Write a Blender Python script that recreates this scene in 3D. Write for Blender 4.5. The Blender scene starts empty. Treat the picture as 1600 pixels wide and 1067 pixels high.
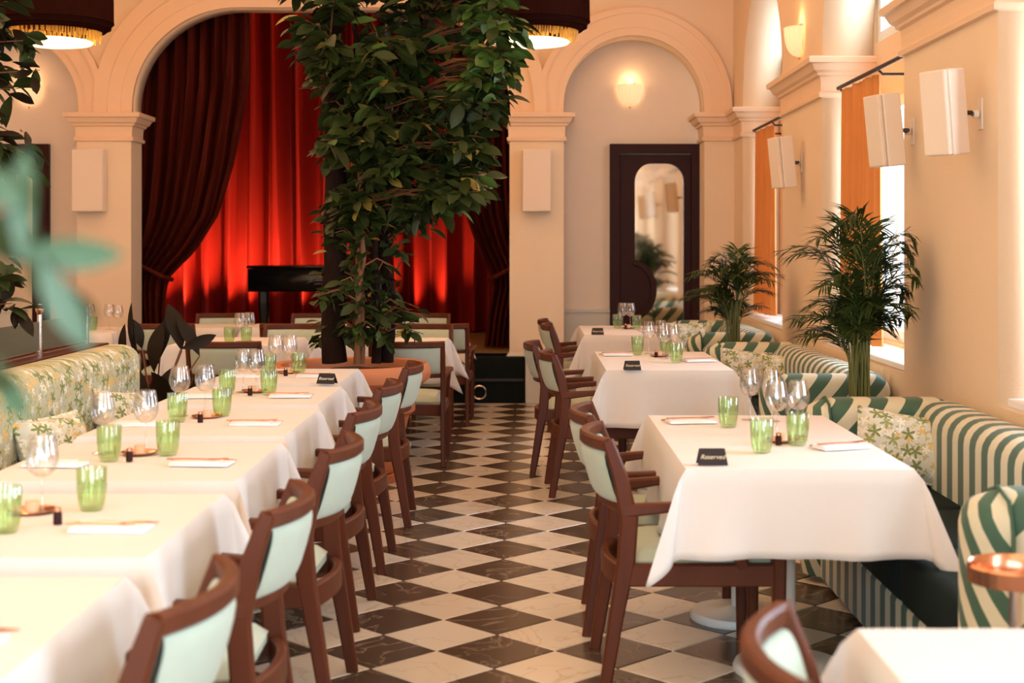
import bpy, bmesh, math, random
from mathutils import Vector, Matrix, Euler
random.seed(7)
PI = math.pi
C = bpy.context.scene.collection
S = bpy.context.scene
R = random.Random(11)

# ------------------------------------------------------------------ camera, world, lights
EYE, FPX, VX, VY = 1.46, 2225.0, 825.5, 380.0
def W(px, d): return (px - VX) * d / FPX            # photo column -> world x at depth d
def Z(py, d): return EYE - (py - VY) * d / FPX      # photo row -> world z at depth d

cam = bpy.data.cameras.new('camera'); camo = bpy.data.objects.new('camera', cam); C.objects.link(camo)
camo.location = (0, 0, EYE); camo.rotation_euler = (PI/2, 0, 0)
cam.sensor_width = 36; cam.lens = FPX/1600*36
cam.shift_x = -25.5/1600; cam.shift_y = -153.5/1600
cam.clip_start = .05; cam.clip_end = 200
cam.dof.use_dof = True; cam.dof.focus_distance = 7.5; cam.dof.aperture_fstop = 3.2
S.camera = camo
S.view_settings.view_transform = 'Standard'; S.view_settings.look = 'None'
S.view_settings.gamma = 1; S.view_settings.use_curve_mapping = False
S.view_settings.exposure = 0.05

w = bpy.data.worlds.new('daylight'); S.world = w; w.use_nodes = True
bg = w.node_tree.nodes['Background']; bg.inputs[0].default_value = (.86, .94, 1, 1); bg.inputs[1].default_value = 2.2

def light(kind, loc, power, col, rot=(0, 0, 0), size=None, size_y=None, name='light', **k):
    l = bpy.data.lights.new(name, kind); l.energy = power; l.color = col
    if kind == 'AREA':
        l.shape = 'RECTANGLE'; l.size = size; l.size_y = size_y or size
    elif size is not None: l.shadow_soft_size = size
    for a, b in k.items(): setattr(l, a, b)
    o = bpy.data.objects.new(name, l); C.objects.link(o); o.location = loc; o.rotation_euler = rot
    return o
WARM = (1, .62, .33); COOL = (.66, .83, 1.0); SOFT = (1, .76, .54)
for yc, p in ((-2.15, 210), (1.3, 210), (4.75, 180), (8.2, 130), (11.65, 50)):      # daylight coming in through each window
    light('AREA', (2.52, yc, 2.2), p, COOL, (0, PI/2, 0), 2.6, 1.6, 'window_daylight')
light('AREA', (-1.9, 0.5, 4.15), 100, SOFT, (0, 0, 0), 5.5, 6.0, 'ceiling_fill')     # two warm fill lights added under the ceiling, no fitting there
light('AREA', (-1.9, 8.0, 4.15), 150, (1, .64, .37), (0, 0, 0), 5.5, 7.5, 'ceiling_fill')
light('AREA', (-1.2, -3.2, 1.9), 230, (.66, .83, 1), (PI/2, 0, 0), 5.0, 2.9, 'rear_fill')  # cool fill added behind the camera to brighten surfaces facing it

# ------------------------------------------------------------------ materials
def newmat(n):
    m = bpy.data.materials.new(n); m.use_nodes = True; nt = m.node_tree
    return m, nt, nt.nodes['Principled BSDF']
def N(nt, t, **k):
    n = nt.nodes.new(t)
    for a, b in k.items(): setattr(n, a, b)
    return n
def mth(nt, op, a, b=None, c=None):
    n = nt.nodes.new('ShaderNodeMath'); n.operation = op
    for i, v in enumerate((a, b, c)):
        if v is None: continue
        if isinstance(v, (int, float)): n.inputs[i].default_value = v
        else: nt.links.new(v, n.inputs[i])
    return n.outputs[0]
def mix(nt, f, a, b):
    n = nt.nodes.new('ShaderNodeMix'); n.data_type = 'RGBA'
    for i, v in ((0, f), (6, a), (7, b)):
        if isinstance(v, tuple): n.inputs[i].default_value = (*v[:3], 1)
        elif isinstance(v, (int, float)): n.inputs[i].default_value = v
        else: nt.links.new(v, n.inputs[i])
    return n.outputs[2]
def coords(nt, kind='Object'): return nt.nodes.new('ShaderNodeTexCoord').outputs[kind]
def plain(n, col, rough=.6, metal=0, var=.12, scale=8, bump=0, bscale=60, sheen=0, spec=.5, stretch=(1, 1, 1)):
    m, nt, p = newmat(n)
    co = coords(nt); mp = N(nt, 'ShaderNodeMapping'); mp.inputs[3].default_value = stretch
    nt.links.new(co, mp.inputs[0])
    nz = N(nt, 'ShaderNodeTexNoise'); nz.inputs['Scale'].default_value = scale; nz.inputs['Detail'].default_value = 5
    nt.links.new(mp.outputs[0], nz.inputs[0])
    d = tuple(c*(1-var) for c in col); e = tuple(min(1, c*(1+var)) for c in col)
    nt.links.new(mix(nt, nz.outputs[0], d, e), p.inputs['Base Color'])
    p.inputs['Roughness'].default_value = rough; p.inputs['Metallic'].default_value = metal
    p.inputs['Specular IOR Level'].default_value = spec
    if sheen: p.inputs['Sheen Weight'].default_value = sheen
    if bump:
        n2 = N(nt, 'ShaderNodeTexNoise'); n2.inputs['Scale'].default_value = bscale
        nt.links.new(mp.outputs[0], n2.inputs[0])
        b = N(nt, 'ShaderNodeBump'); b.inputs['Strength'].default_value = bump; b.inputs['Distance'].default_value = .01
        nt.links.new(n2.outputs[0], b.inputs['Height']); nt.links.new(b.outputs[0], p.inputs['Normal'])
    return m
def emis(n, col, s):
    m, nt, p = newmat(n); p.inputs['Base Color'].default_value = (*col, 1)
    p.inputs['Emission Color'].default_value = (*col, 1); p.inputs['Emission Strength'].default_value = s
    return m
def glass(n, tint=(1, 1, 1), f=.12, rough=.03):
    m, nt, p = newmat(n); nt.nodes.remove(p)
    t = N(nt, 'ShaderNodeBsdfTransparent'); t.inputs[0].default_value = (*tint, 1)
    g = N(nt, 'ShaderNodeBsdfGlossy'); g.inputs['Roughness'].default_value = rough
    lw = N(nt, 'ShaderNodeLayerWeight'); lw.inputs[0].default_value = .25
    fac = mth(nt, 'ADD', mth(nt, 'MULTIPLY', lw.outputs['Facing'], .38), f)
    ms = N(nt, 'ShaderNodeMixShader'); nt.links.new(fac, ms.inputs[0]); nt.links.new(t.outputs[0], ms.inputs[1]); nt.links.new(g.outputs[0], ms.inputs[2])
    nt.links.new(ms.outputs[0], nt.nodes['Material Output'].inputs[0])
    return m
def marble(n, a, b, vein, rough):
    m, nt, p = newmat(n)
    geo = N(nt, 'ShaderNodeNewGeometry'); oi = N(nt, 'ShaderNodeObjectInfo')
    off = N(nt, 'ShaderNodeVectorMath', operation='ADD'); cmb = N(nt, 'ShaderNodeCombineXYZ')
    r10 = mth(nt, 'MULTIPLY', oi.outputs['Random'], 20)
    nt.links.new(r10, cmb.inputs[0]); nt.links.new(r10, cmb.inputs[2])
    nt.links.new(geo.outputs['Position'], off.inputs[0]); nt.links.new(cmb.outputs[0], off.inputs[1])
    nz = N(nt, 'ShaderNodeTexNoise'); nz.inputs['Scale'].default_value = 3.5; nz.inputs['Detail'].default_value = 7; nz.inputs['Distortion'].default_value = 1.2
    nt.links.new(off.outputs[0], nz.inputs[0])
    v = mth(nt, 'ABSOLUTE', mth(nt, 'SUBTRACT', nz.outputs[0], .5))
    v = mth(nt, 'SUBTRACT', 1, mth(nt, 'MULTIPLY', v, 45)); v = mth(nt, 'MAXIMUM', v, 0)
    n2 = N(nt, 'ShaderNodeTexNoise'); n2.inputs['Scale'].default_value = 2; nt.links.new(off.outputs[0], n2.inputs[0])
    v = mth(nt, 'MULTIPLY', v, mth(nt, 'MULTIPLY', n2.outputs[0], .9))
    base = mix(nt, n2.outputs[0], a, b)
    base = mix(nt, mth(nt, 'MULTIPLY', oi.outputs['Random'], .35), base, tuple(c*.82 for c in b))
    nt.links.new(mix(nt, v, base, vein), p.inputs['Base Color'])
    p.inputs['Roughness'].default_value = rough
    return m
def stripes(n, ax, period=.142, dark=(.045, .115, .07), lightc=(.66, .62, .44), skew=0):
    # ax = weights of the local coordinates that run across the stripes
    m, nt, p = newmat(n)
    sp = N(nt, 'ShaderNodeSeparateXYZ'); nt.links.new(coords(nt), sp.inputs[0])
    s = None
    for i, a in enumerate(ax):
        if a:
            t = mth(nt, 'MULTIPLY', sp.outputs[i], a); s = t if s is None else mth(nt, 'ADD', s, t)
    f = mth(nt, 'FRACT', mth(nt, 'DIVIDE', mth(nt, 'ADD', s, 50), period))
    f = mth(nt, 'GREATER_THAN', f, .5)
    nt.links.new(mix(nt, f, lightc, dark), p.inputs['Base Color'])
    p.inputs['Roughness'].default_value = .7; p.inputs['Sheen Weight'].default_value = .15
    return m
def floral(n, ax, base, scale=9):
    m, nt, p = newmat(n)
    sp = N(nt, 'ShaderNodeSeparateXYZ'); nt.links.new(coords(nt), sp.inputs[0])
    col = mix(nt, 0.5, base, base)
    nz = N(nt, 'ShaderNodeTexNoise'); nz.inputs['Scale'].default_value = 14; nt.links.new(coords(nt), nz.inputs[0])
    col = mix(nt, nz.outputs[0], tuple(c*.85 for c in base), tuple(min(1, c*1.12) for c in base))
    for k, (sc, cols, pet) in enumerate(((scale*2.6, [(.50, .42, .16), (.34, .40, .20), (.68, .48, .16)], 3),
                                         (scale*1.5, [(.83, .80, .66), (.76, .46, .12), (.86, .80, .62)], 5),
                                         (scale, [(.20, .24, .07), (.30, .33, .12), (.78, .50, .15)], 5))):
        cb = N(nt, 'ShaderNodeCombineXYZ')
        for j in (0, 1): nt.links.new(mth(nt, 'ADD', mth(nt, 'MULTIPLY', sp.outputs[ax[j]], sc), 7.3*k+j), cb.inputs[j])
        vo = N(nt, 'ShaderNodeTexVoronoi', voronoi_dimensions='2D'); vo.inputs['Scale'].default_value = 1
        nt.links.new(cb.outputs[0], vo.inputs['Vector'])
        df = N(nt, 'ShaderNodeVectorMath', operation='SUBTRACT'); nt.links.new(cb.outputs[0], df.inputs[0]); nt.links.new(vo.outputs['Position'], df.inputs[1])
        s2 = N(nt, 'ShaderNodeSeparateXYZ'); nt.links.new(df.outputs[0], s2.inputs[0])
        cs = N(nt, 'ShaderNodeSeparateColor'); nt.links.new(vo.outputs['Color'], cs.inputs[0])
        th = mth(nt, 'ARCTAN2', s2.outputs[1], s2.outputs[0])
        c5 = mth(nt, 'COSINE', mth(nt, 'ADD', mth(nt, 'MULTIPLY', th, pet), mth(nt, 'MULTIPLY', cs.outputs[0], 6)))
        rad = mth(nt, 'ADD', .27, mth(nt, 'MULTIPLY', c5, .17))
        mask = mth(nt, 'LESS_THAN', vo.outputs['Distance'], rad)
        mask = mth(nt, 'MULTIPLY', mask, mth(nt, 'GREATER_THAN', cs.outputs[2], .25))
        c = mix(nt, mth(nt, 'GREATER_THAN', cs.outputs[1], .55), cols[0], cols[1])
        c = mix(nt, mth(nt, 'GREATER_THAN', cs.outputs[1], .82), c, cols[2])
        col = mix(nt, mask, col, c)
    nt.links.new(col, p.inputs['Base Color']); p.inputs['Roughness'].default_value = .85
    return m
M = {}
M['wall'] = plain('cream_plaster', (.82, .63, .43), .85, var=.035, scale=3, bump=.12, bscale=90)
M['trim'] = plain('peach_moulding', (.83, .58, .37), .7, var=.03, scale=4)
M['white_trim'] = plain('white_window_frame', (.82, .84, .84), .5, var=.02)
M['recess'] = plain('pale_recess_plaster', (.84, .69, .54), .85, var=.03)
M['dado'] = plain('grey_cream_dado', (.66, .62, .52), .8, var=.03)
M['ceiling'] = plain('cream_ceiling', (.80, .54, .32), .9, var=.02)
M['tile_w'] = marble('cream_marble', (.84, .76, .64), (.74, .64, .50), (.48, .36, .24), .22)
M['tile_b'] = marble('dark_marble', (.060, .038, .026), (.10, .062, .040), (.42, .32, .24), .24)
M['grout'] = plain('grout', (.30, .22, .15), .9)
def wood(n, col, rough=.42):
    return plain(n, col, rough, spec=.25, var=.35, scale=14, stretch=(1, 1, .12), bump=.08, bscale=40)
M['wood'] = wood('walnut_wood', (.105, .026, .009))
M['dark_wood'] = plain('dark_stained_wood', (.034, .009, .007), .5, spec=.15, var=.25, scale=10)
M['mint'] = plain('mint_fabric', (.47, .53, .42), .9, var=.05, scale=30, bump=.15, bscale=400, sheen=.2)
M['beige_seat'] = plain('mint_seat_fabric', (.52, .57, .42), .9, var=.05, scale=30, bump=.15, bscale=400, sheen=.2)
M['cloth'] = plain('white_linen', (.76, .70, .65), .9, var=.02, scale=40, bump=.10, bscale=500)
M['napkin'] = plain('white_napkin_cotton', (.88, .87, .88), .9, var=.02, bump=.1, bscale=400)
M['white_metal'] = plain('white_enamel', (.80, .80, .76), .35, var=.02)
M['velvet_red'] = plain('red_velvet', (.25, .012, .008), .55, var=.25, scale=5, stretch=(1, 1, .2), spec=.15, bump=.2, bscale=60)
M['velvet_dark'] = plain('maroon_velvet', (.075, .010, .005), .65, var=.3, scale=8, stretch=(1, 1, .15), spec=.05, bump=.25, bscale=70)
M['black'] = plain('black_lacquer', (.006, .007, .007), .25, var=.1)
M['stage'] = plain('black_stage_paint', (.007, .010, .008), .7, var=.2, spec=.1)
M['stage_floor'] = plain('ochre_stage_boards', (.20, .11, .03), .6, var=.2, stretch=(.2, 1, 1))
M['terracotta'] = plain('terracotta', (.60, .21, .085), .7, var=.10, scale=5, bump=.1, bscale=40)
M['soil'] = plain('potting_soil', (.03, .017, .01), 1, var=.5, scale=40, bump=.8, bscale=60)
M['bark'] = plain('dark_fibrous_bark', (.020, .009, .006), .9, spec=.1, var=.6, scale=22, bump=1, bscale=60, stretch=(1, 1, .3))
M['stem'] = plain('reddish_stem', (.20, .075, .025), .7, var=.4, scale=18, bump=.4, stretch=(1, 1, .2))
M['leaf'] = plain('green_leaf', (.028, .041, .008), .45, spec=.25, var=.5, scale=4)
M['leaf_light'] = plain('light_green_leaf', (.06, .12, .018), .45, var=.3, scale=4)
M['leaf_yellow'] = plain('yellowing_leaf', (.28, .19, .03), .5, var=.3, scale=4)
M['leaf_dark'] = plain('dark_rubber_leaf', (.020, .012, .006), .5, spec=.12, var=.3, scale=4)
M['leaf_fresh'] = plain('fresh_blue_green_leaf', (.07, .14, .07), .4, var=.2, scale=6)
M['palm'] = plain('palm_leaflet', (.030, .052, .010), .5, spec=.2, var=.45, scale=6)
M['palm_stem'] = plain('palm_stem', (.14, .15, .03), .5, var=.4, scale=9)
M['orange'] = plain('orange_linen', (.72, .26, .06), .8, var=.10, scale=14, stretch=(1, 1, .2), bump=.15, bscale=200)
M['speaker'] = plain('cream_speaker_shell', (.84, .70, .55), .55, var=.02)
M['grille'] = plain('cream_speaker_grille', (.84, .68, .52), .7, var=.03, scale=200, bump=.3, bscale=600)
M['rod'] = plain('dark_bronze_metal', (.03, .018, .012), .5, .2)
M['brass'] = plain('polished_brass', (.75, .40, .18), .2, 1, var=.08)
M['copper'] = plain('copper', (.72, .34, .20), .22, 1, var=.08)
M['steel'] = plain('steel', (.75, .70, .66), .18, 1, var=.05)
M['shade'] = plain('brown_pleated_fabric', (.022, .006, .004), .9, spec=0, var=.3, scale=30, stretch=(1, 1, .1))
M['gold'] = plain('gold_fringe', (.62, .38, .06), .45, .3, var=.3, scale=60)
M['diffuser'] = emis('lit_diffuser', (1, .84, .50), 2.4)
M['sconce'] = emis('lit_alabaster_sconce', (1, .72, .40), .55)
M['velvet_green'] = plain('dark_green_velvet', (.012, .022, .022), .7, var=.3, scale=9, spec=.1)
M['piping'] = plain('green_piping', (.05, .12, .07), .7)
M['st_side'] = stripes('green_stripes_vertical', (0, 1, 0))
M['st_diag'] = stripes('green_stripes_diagonal', (1, 0, -.9), .15)
M['st_cap'] = stripes('green_stripes_chevron', (1, -1.2, .9), .13)
M['fl_bench'] = floral('floral_bench_fabric', (1, 2), (.55, .53, .36), 13)
M['fl_cush'] = floral('floral_cushion_fabric', (0, 2), (.66, .64, .52), 15)
M['clear'] = glass('clear_glass')
M['green_glass'] = glass('green_glass', (.84, .94, .72), .12, .10)
M['pane'] = glass('window_glass', (.97, .99, 1), .02)
M['frost'] = plain('ribbed_frosted_glass', (.15, .13, .075), .4, spec=.2, var=.2, scale=120, bump=.5, bscale=300)
mm, nt_, p_ = newmat('mirror_glass'); p_.inputs['Metallic'].default_value = 1; p_.inputs['Base Color'].default_value = (.82, .80, .74, 1); p_.inputs['Roughness'].default_value = .04
M['mirror'] = mm
M['card'] = plain('black_card', (.012, .006, .006), .6)
M['ink'] = plain('gold_ink', (.80, .62, .42), .5)
M['ink_white'] = plain('white_ink', (.85, .80, .78), .5)
M['wax'] = plain('candle_wax', (.85, .55, .35), .5)

# ------------------------------------------------------------------ mesh helpers
class MB:
    def __init__(s): s.v = []; s.f = []
    def add(s, vs, fs):
        b = len(s.v); s.v += [tuple(v) for v in vs]; s.f += [tuple(i+b for i in f) for f in fs]; return s
    def box(s, x0, x1, y0, y1, z0, z1):
        return s.add([(x, y, z) for x in (x0, x1) for y in (y0, y1) for z in (z0, z1)],
                     [(0, 1, 3, 2), (4, 6, 7, 5), (0, 4, 5, 1), (2, 3, 7, 6), (0, 2, 6, 4), (1, 5, 7, 3)])
    def tube(s, pts, r, n=8, cap=True):
        pts = [Vector(p) for p in pts]; rs = r if isinstance(r, (list, tuple)) else [r]*len(pts)
        vs = []; fs = []; up = None
        for i, p in enumerate(pts):
            t = (pts[min(i+1, len(pts)-1)] - pts[max(i-1, 0)]).normalized()
            if up is None: up = Vector((0, 0, 1)) if abs(t.z) < .9 else Vector((1, 0, 0))
            a = t.cross(up).normalized(); b = a.cross(t).normalized(); up = b
            for k in range(n):
                an = 2*PI*k/n; vs.append(p + (a*math.cos(an) + b*math.sin(an))*rs[i])
        for i in range(len(pts)-1):
            for k in range(n):
                fs.append((i*n+k, i*n+(k+1) % n, (i+1)*n+(k+1) % n, (i+1)*n+k))
        if cap: fs += [tuple(range(n))[::-1], tuple(range((len(pts)-1)*n, len(pts)*n))]
        return s.add(vs, fs)
    def bar(s, pts, wds, up=(0, 1, 0)):
        # rectangular section along a path: wds = [(width along up, thickness across)]
        pts = [Vector(p) for p in pts]; up = Vector(up); vs = []; fs = []
        if isinstance(wds, tuple): wds = [wds]*len(pts)
        for i, p in enumerate(pts):
            t = (pts[min(i+1, len(pts)-1)] - pts[max(i-1, 0)]).normalized()
            a = t.cross(up).normalized(); b = a.cross(t).normalized()
            wu, wa = wds[i]
            c = min(wu, wa)*.22
            for (u, v) in ((-1, -1), (1, -1), (1, 1), (-1, 1)):
                # chamfered corners: two vertices per corner
                if u*v > 0: q = ((u*(wu/2), v*(wa/2-c)), (u*(wu/2-c), v*(wa/2)))
                else: q = ((u*(wu/2-c), v*(wa/2)), (u*(wu/2), v*(wa/2-c)))
                for (x, y) in q: vs.append(p + b*x + a*y)
        n = 8
        for i in range(len(pts)-1):
            for k in range(n): fs.append((i*n+k, i*n+(k+1) % n, (i+1)*n+(k+1) % n, (i+1)*n+k))
        fs += [tuple(range(n))[::-1], tuple(range((len(pts)-1)*n, len(pts)*n))]
        return s.add(vs, fs)
    def lathe(s, prof, n=24, c=(0, 0), rib=0, nrib=0, cap=False):
        vs = []; fs = []
        for (r, z) in prof:
            for k in range(n):
                a = 2*PI*k/n; rr = r*(1 + rib*math.cos(nrib*a)) if rib else r
                vs.append((c[0]+rr*math.cos(a), c[1]+rr*math.sin(a), z))
        for i in range(len(prof)-1):
            for k in range(n): fs.append((i*n+k, i*n+(k+1) % n, (i+1)*n+(k+1) % n, (i+1)*n+k))
        if cap: fs += [tuple(range(n))[::-1], tuple(range((len(prof)-1)*n, len(prof)*n))]
        return s.add(vs, fs)
    def grid(s, fn, nu, nv, flip=False):
        vs = [fn(i/nu, j/nv) for i in range(nu+1) for j in range(nv+1)]; q = nv+1
        fs = [(i*q+j, (i+1)*q+j, (i+1)*q+j+1, i*q+j+1) for i in range(nu) for j in range(nv)]
        if flip: fs = [f[::-1] for f in fs]
        return s.add(vs, fs)
    def rbox(s, x0, x1, y0, y1, z0, z1, r=.02, seg=3):
        bm = bmesh.new(); bmesh.ops.create_cube(bm, size=1)
        for v in bm.verts: v.co = Vector(((x0+x1)/2+v.co.x*(x1-x0), (y0+y1)/2+v.co.y*(y1-y0), (z0+z1)/2+v.co.z*(z1-z0)))
        bmesh.ops.bevel(bm, geom=bm.edges[:], offset=r, segments=seg, profile=.5, affect='EDGES')
        bm.verts.index_update()
        s.add([v.co[:] for v in bm.verts], [tuple(v.index for v in f.verts) for f in bm.faces]); bm.free(); return s
    def mesh(s, name, mat, smooth=False, weld=False):
        me = bpy.data.meshes.new(name); me.from_pydata(s.v, [], s.f)
        bm = bmesh.new(); bm.from_mesh(me)
        if weld: bmesh.ops.remove_doubles(bm, verts=bm.verts, dist=1e-5)
        bmesh.ops.recalc_face_normals(bm, faces=bm.faces); bm.to_mesh(me); bm.free()
        for mt in (mat if isinstance(mat, (list, tuple)) else [mat]): me.materials.append(mt)
        if smooth:
            me.shade_smooth()
            try: me.set_sharp_from_angle(angle=math.radians(38))
            except Exception: pass
        return me
    def build(s, name, mat, parent=None, smooth=False, label=None, weld=False):
        o = bpy.data.objects.new(name, s.mesh(name, mat, smooth, weld)); C.objects.link(o)
        if parent: o.parent = parent
        if label: o['label'] = label
        return o
def tag(o, label, cat, group=None):
    o['label'] = label; o['category'] = cat
    if group: o['group'] = group
    return o
def thing(name, label, cat, loc=(0, 0, 0), rz=0, group=None, scale=1):
    o = bpy.data.objects.new(name, None); C.objects.link(o); o.location = loc; o.rotation_euler = (0, 0, rz)
    o.scale = (scale,)*3; o.empty_display_size = .1
    return tag(o, label, cat, group)
def struct(o): o['kind'] = 'structure'; return o
def tidy(n): return n.split('.')[0]
def dup(root, loc, rz, label, group=None, scale=None):
    def cp(o, par):
        c = o.copy(); c.name = tidy(o.name); C.objects.link(c)
        if par: c.parent = par
        for ch in [k for k in kids.get(o.name, [])]: cp(ch, c)
        return c
    kids = {}
    st = [root]
    while st:
        o = st.pop(); kids[o.name] = list(o.children); st += kids[o.name]
    r = cp(root, None); r.location = loc; r.rotation_euler = (0, 0, rz); r['label'] = label
    if scale: r.scale = (scale,)*3
    if group: r['group'] = group
    return r
USED = set()
def inst(root, loc, rz, label, group=None, scale=None):      # the first call moves the built one itself
    if root.name in USED: return dup(root, loc, rz, label, group, scale)
    USED.add(root.name); root.location = loc; root.rotation_euler = (0, 0, rz); root['label'] = label
    if scale: root.scale = (scale,)*3
    if group: root['group'] = group
    return root
def plate(name, outline, holes, thick, mat, place, parent=None):
    """flat plate with holes; outline points (a,b); place(a,b,t) -> world, t in 0..thick"""
    cu = bpy.data.curves.new(name, 'CURVE'); cu.dimensions = '2D'; cu.fill_mode = 'BOTH'; cu.extrude = thick/2
    for poly in [outline]+holes:
        sp = cu.splines.new('POLY'); sp.points.add(len(poly)-1); sp.use_cyclic_u = True
        for p, q in zip(sp.points, poly): p.co = (q[0], q[1], 0, 1)
    t = bpy.data.objects.new('tmp', cu); C.objects.link(t)
    bpy.context.view_layer.update()
    me = bpy.data.meshes.new_from_object(t.evaluated_get(bpy.context.evaluated_depsgraph_get()))
    bpy.data.objects.remove(t); bpy.data.curves.remove(cu)
    for v in me.vertices: v.co = Vector(place(v.co.x, v.co.y, v.co.z+thick/2))
    bm = bmesh.new(); bm.from_mesh(me); bmesh.ops.remove_doubles(bm, verts=bm.verts, dist=1e-5)
    bmesh.ops.recalc_face_normals(bm, faces=bm.faces); bm.to_mesh(me); bm.free()
    me.name = name; me.materials.clear(); me.materials.append(mat)
    o = bpy.data.objects.new(name, me); C.objects.link(o)
    if parent: o.parent = parent
    return o
def moulding(prof, x0, x1, y0, y1, mb=None):
    mb = mb or MB(); vs = []; fs = []
    for z, d in prof: vs += [(x0-d, y0-d, z), (x1+d, y0-d, z), (x1+d, y1+d, z), (x0-d, y1+d, z)]
    n = len(prof)
    for i in range(n-1):
        for k in range(4): fs.append((i*4+k, i*4+(k+1) % 4, (i+1)*4+(k+1) % 4, (i+1)*4+k))
    fs += [(3, 2, 1, 0), tuple(range((n-1)*4, n*4))]
    return mb.add(vs, fs)
CAPITAL = [(2.40, .0), (2.405, .022), (2.43, .026), (2.445, .010), (2.50, .012), (2.535, .016), (2.545, .035), (2.56, .038),
           (2.575, .060), (2.60, .072), (2.615, .080), (2.62, .10), (2.65, .105), (2.66, .098), (2.665, .0)]

# ------------------------------------------------------------------ floor
XL, XR, YB, YF, ZC = -5.68, 1.90, -3.6, 13.2, 4.4
fl = struct(MB().box(XL-.3, 2.5, YB-.3, 15.2, -.12, -.004).build('floor', M['grout']))
D = .30*math.sqrt(2); H2 = D/2; g = .0035
def tile_mesh(name, mat):
    r = H2-g; b = .004
    return MB().add([(0, -r, -.004), (r, 0, -.004), (0, r, -.004), (-r, 0, -.004), (0, -r+b, 0), (r-b, 0, 0), (0, r-b, 0), (-r+b, 0, 0)],
                    [(4, 5, 6, 7), (0, 1, 5, 4), (1, 2, 6, 5), (2, 3, 7, 6), (3, 0, 4, 7), (3, 2, 1, 0)]).mesh(name, mat)
tm = (tile_mesh('black_tile', M['tile_b']), tile_mesh('white_tile', M['tile_w']))
rest = (MB(), MB())
X0, Y0 = -.1165, 5.105
nt_count = 0
for j in range(-22, 20):
    for i in range(-15, 8):
        for k in (0, 1):
            x = X0 + i*D + k*H2; y = Y0 + j*D + k*H2
            if x > 1.95 or y > 13.1 or x < XL or y < YB: continue
            if -.98 < x < 1.42 and 4.55 < y < 13.1 and nt_count < 298:
                o = bpy.data.objects.new(('black_tile', 'white_tile')[k], tm[k]); C.objects.link(o); o.parent = fl
                o.location = (x, y, R.uniform(-.0004, .0004)); nt_count += 1
            else:
                r = H2-g
                rest[k].add([(x, y-r, -.004), (x+r, y, -.004), (x, y+r, -.004), (x-r, y, -.004), (x, y-r+.004, 0), (x+r-.004, y, 0), (x, y+r-.004, 0), (x-r+.004, y, 0)],
                            [(4, 5, 6, 7), (0, 1, 5, 4), (1, 2, 6, 5), (2, 3, 7, 6), (3, 0, 4, 7)])
for k in (0, 1):
    o = rest[k].build(('black_tiling', 'white_tiling')[k], (M['tile_b'], M['tile_w'])[k], fl); o['kind'] = 'stuff'

# ------------------------------------------------------------------ shell
struct(MB().box(XL-.3, 2.6, YB-.3, 17, ZC, ZC+.15).build('ceiling', M['ceiling']))
struct(MB().box(XL-.3, XL, YB-.3, 13.5, 0, ZC).build('wall_left', M['wall']))
# back wall behind the camera with a wide opening added to let daylight in
plate_b = plate('wall_back', [(XL, 0), (2.5, 0), (2.5, ZC), (XL, ZC)], [[(-3.9, .0+.02), (1.4, .02), (1.4, 3.4), (-3.9, 3.4)]], .25, M['wall'], lambda a, b, t: (a, YB-t, b)); struct(plate_b)
# far wall with three arches
YW = 13.2; TH = .30
def arc(cx, cz, rx, rz, a0, a1, n=16): return [(cx+rx*math.cos(math.radians(a0+(a1-a0)*i/n)), cz+rz*math.sin(math.radians(a0+(a1-a0)*i/n))) for i in range(n+1)]
bx0, bx1 = W(207, YW), W(797, YW); bzt = Z(12, YW); rcx, rcz = .98, .93
def big_arch(off):
    a, b, t = bx0-off, bx1+off, bzt+off
    return [(b, .0), *arc(b-rcx-off*.9, t-rcz-off*.9, rcx+off*.9, rcz+off*.9, 0, 90), *arc(a+rcx+off*.9, t-rcz-off*.9, rcx+off*.9, rcz+off*.9, 90, 180), (a, .0)]
sx, sz = W(990, YW), Z(165, YW); sr = .650
mx = lambda x: bx0+bx1-x                      # mirror across the stage arch
def small_arch(cx, off, z0=0): return [(cx+sr+off, z0), *arc(cx, sz, sr+off, sr+off, 0, 180, 24), (cx-sr-off, z0)]
struct(plate('wall_far', [(XL, -.1), (2.3, -.1), (2.3, ZC), (XL, ZC)],
      [big_arch(0), small_arch(sx, 0), small_arch(mx(sx), 0)], TH, M['wall'], lambda a, b, t: (a, YW+t, b)))
def band(outer, inner, depth, name, mat=None):
    z0 = 2.66
    cl = lambda L: [(a, max(b, z0)) for a, b in L]
    o = plate(name, cl(outer)+cl(inner)[::-1], [], depth+.02, mat or M['trim'], lambda a, b, t: (a, YW-depth+t, b)); struct(o); return o
band(big_arch(.34), big_arch(.22), .075, 'trim_1'); band(big_arch(.22), big_arch(.10), .045, 'trim_2'); band(big_arch(.10), big_arch(0), .03, 'trim_3')
n = 4
for cx in (sx, mx(sx)):
    for a, b, d in ((.255, .20, .07), (.20, .07, .045), (.07, 0, .03)):
        band(small_arch(cx, a, 2.6), small_arch(cx, b, 2.6), d, 'trim_%d' % n); n += 1
# pillars with capitals and plinths
def pillar(x0, x1, depth=.06, plinth=True):
    global n
    x0 -= .004; x1 += .004
    o = struct(MB().box(x0, x1, YW-depth, YW+TH-.001, 0, 2.42).build('trim_%d' % n, M['wall'])); n += 1
    moulding(CAPITAL, x0, x1, YW-depth, YW+TH).build('capital', M['trim'], o)
    if plinth: moulding([(0, .035), (.40, .035), (.43, .02), (.45, 0)], x0, x1, YW-depth, YW+TH).build('plinth', M['dado'], o)
pillar(W(797, YW), W(880, YW)); pillar(mx(W(880, YW)), mx(W(797, YW)))
pillar(W(1100, YW), 1.94); 
struct(MB().rbox(W(821, 13), W(872, 13), 12.93, 13.13, 0, .50, .012).build('trim_%d' % n, M['dado'])); n += 1
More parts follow.
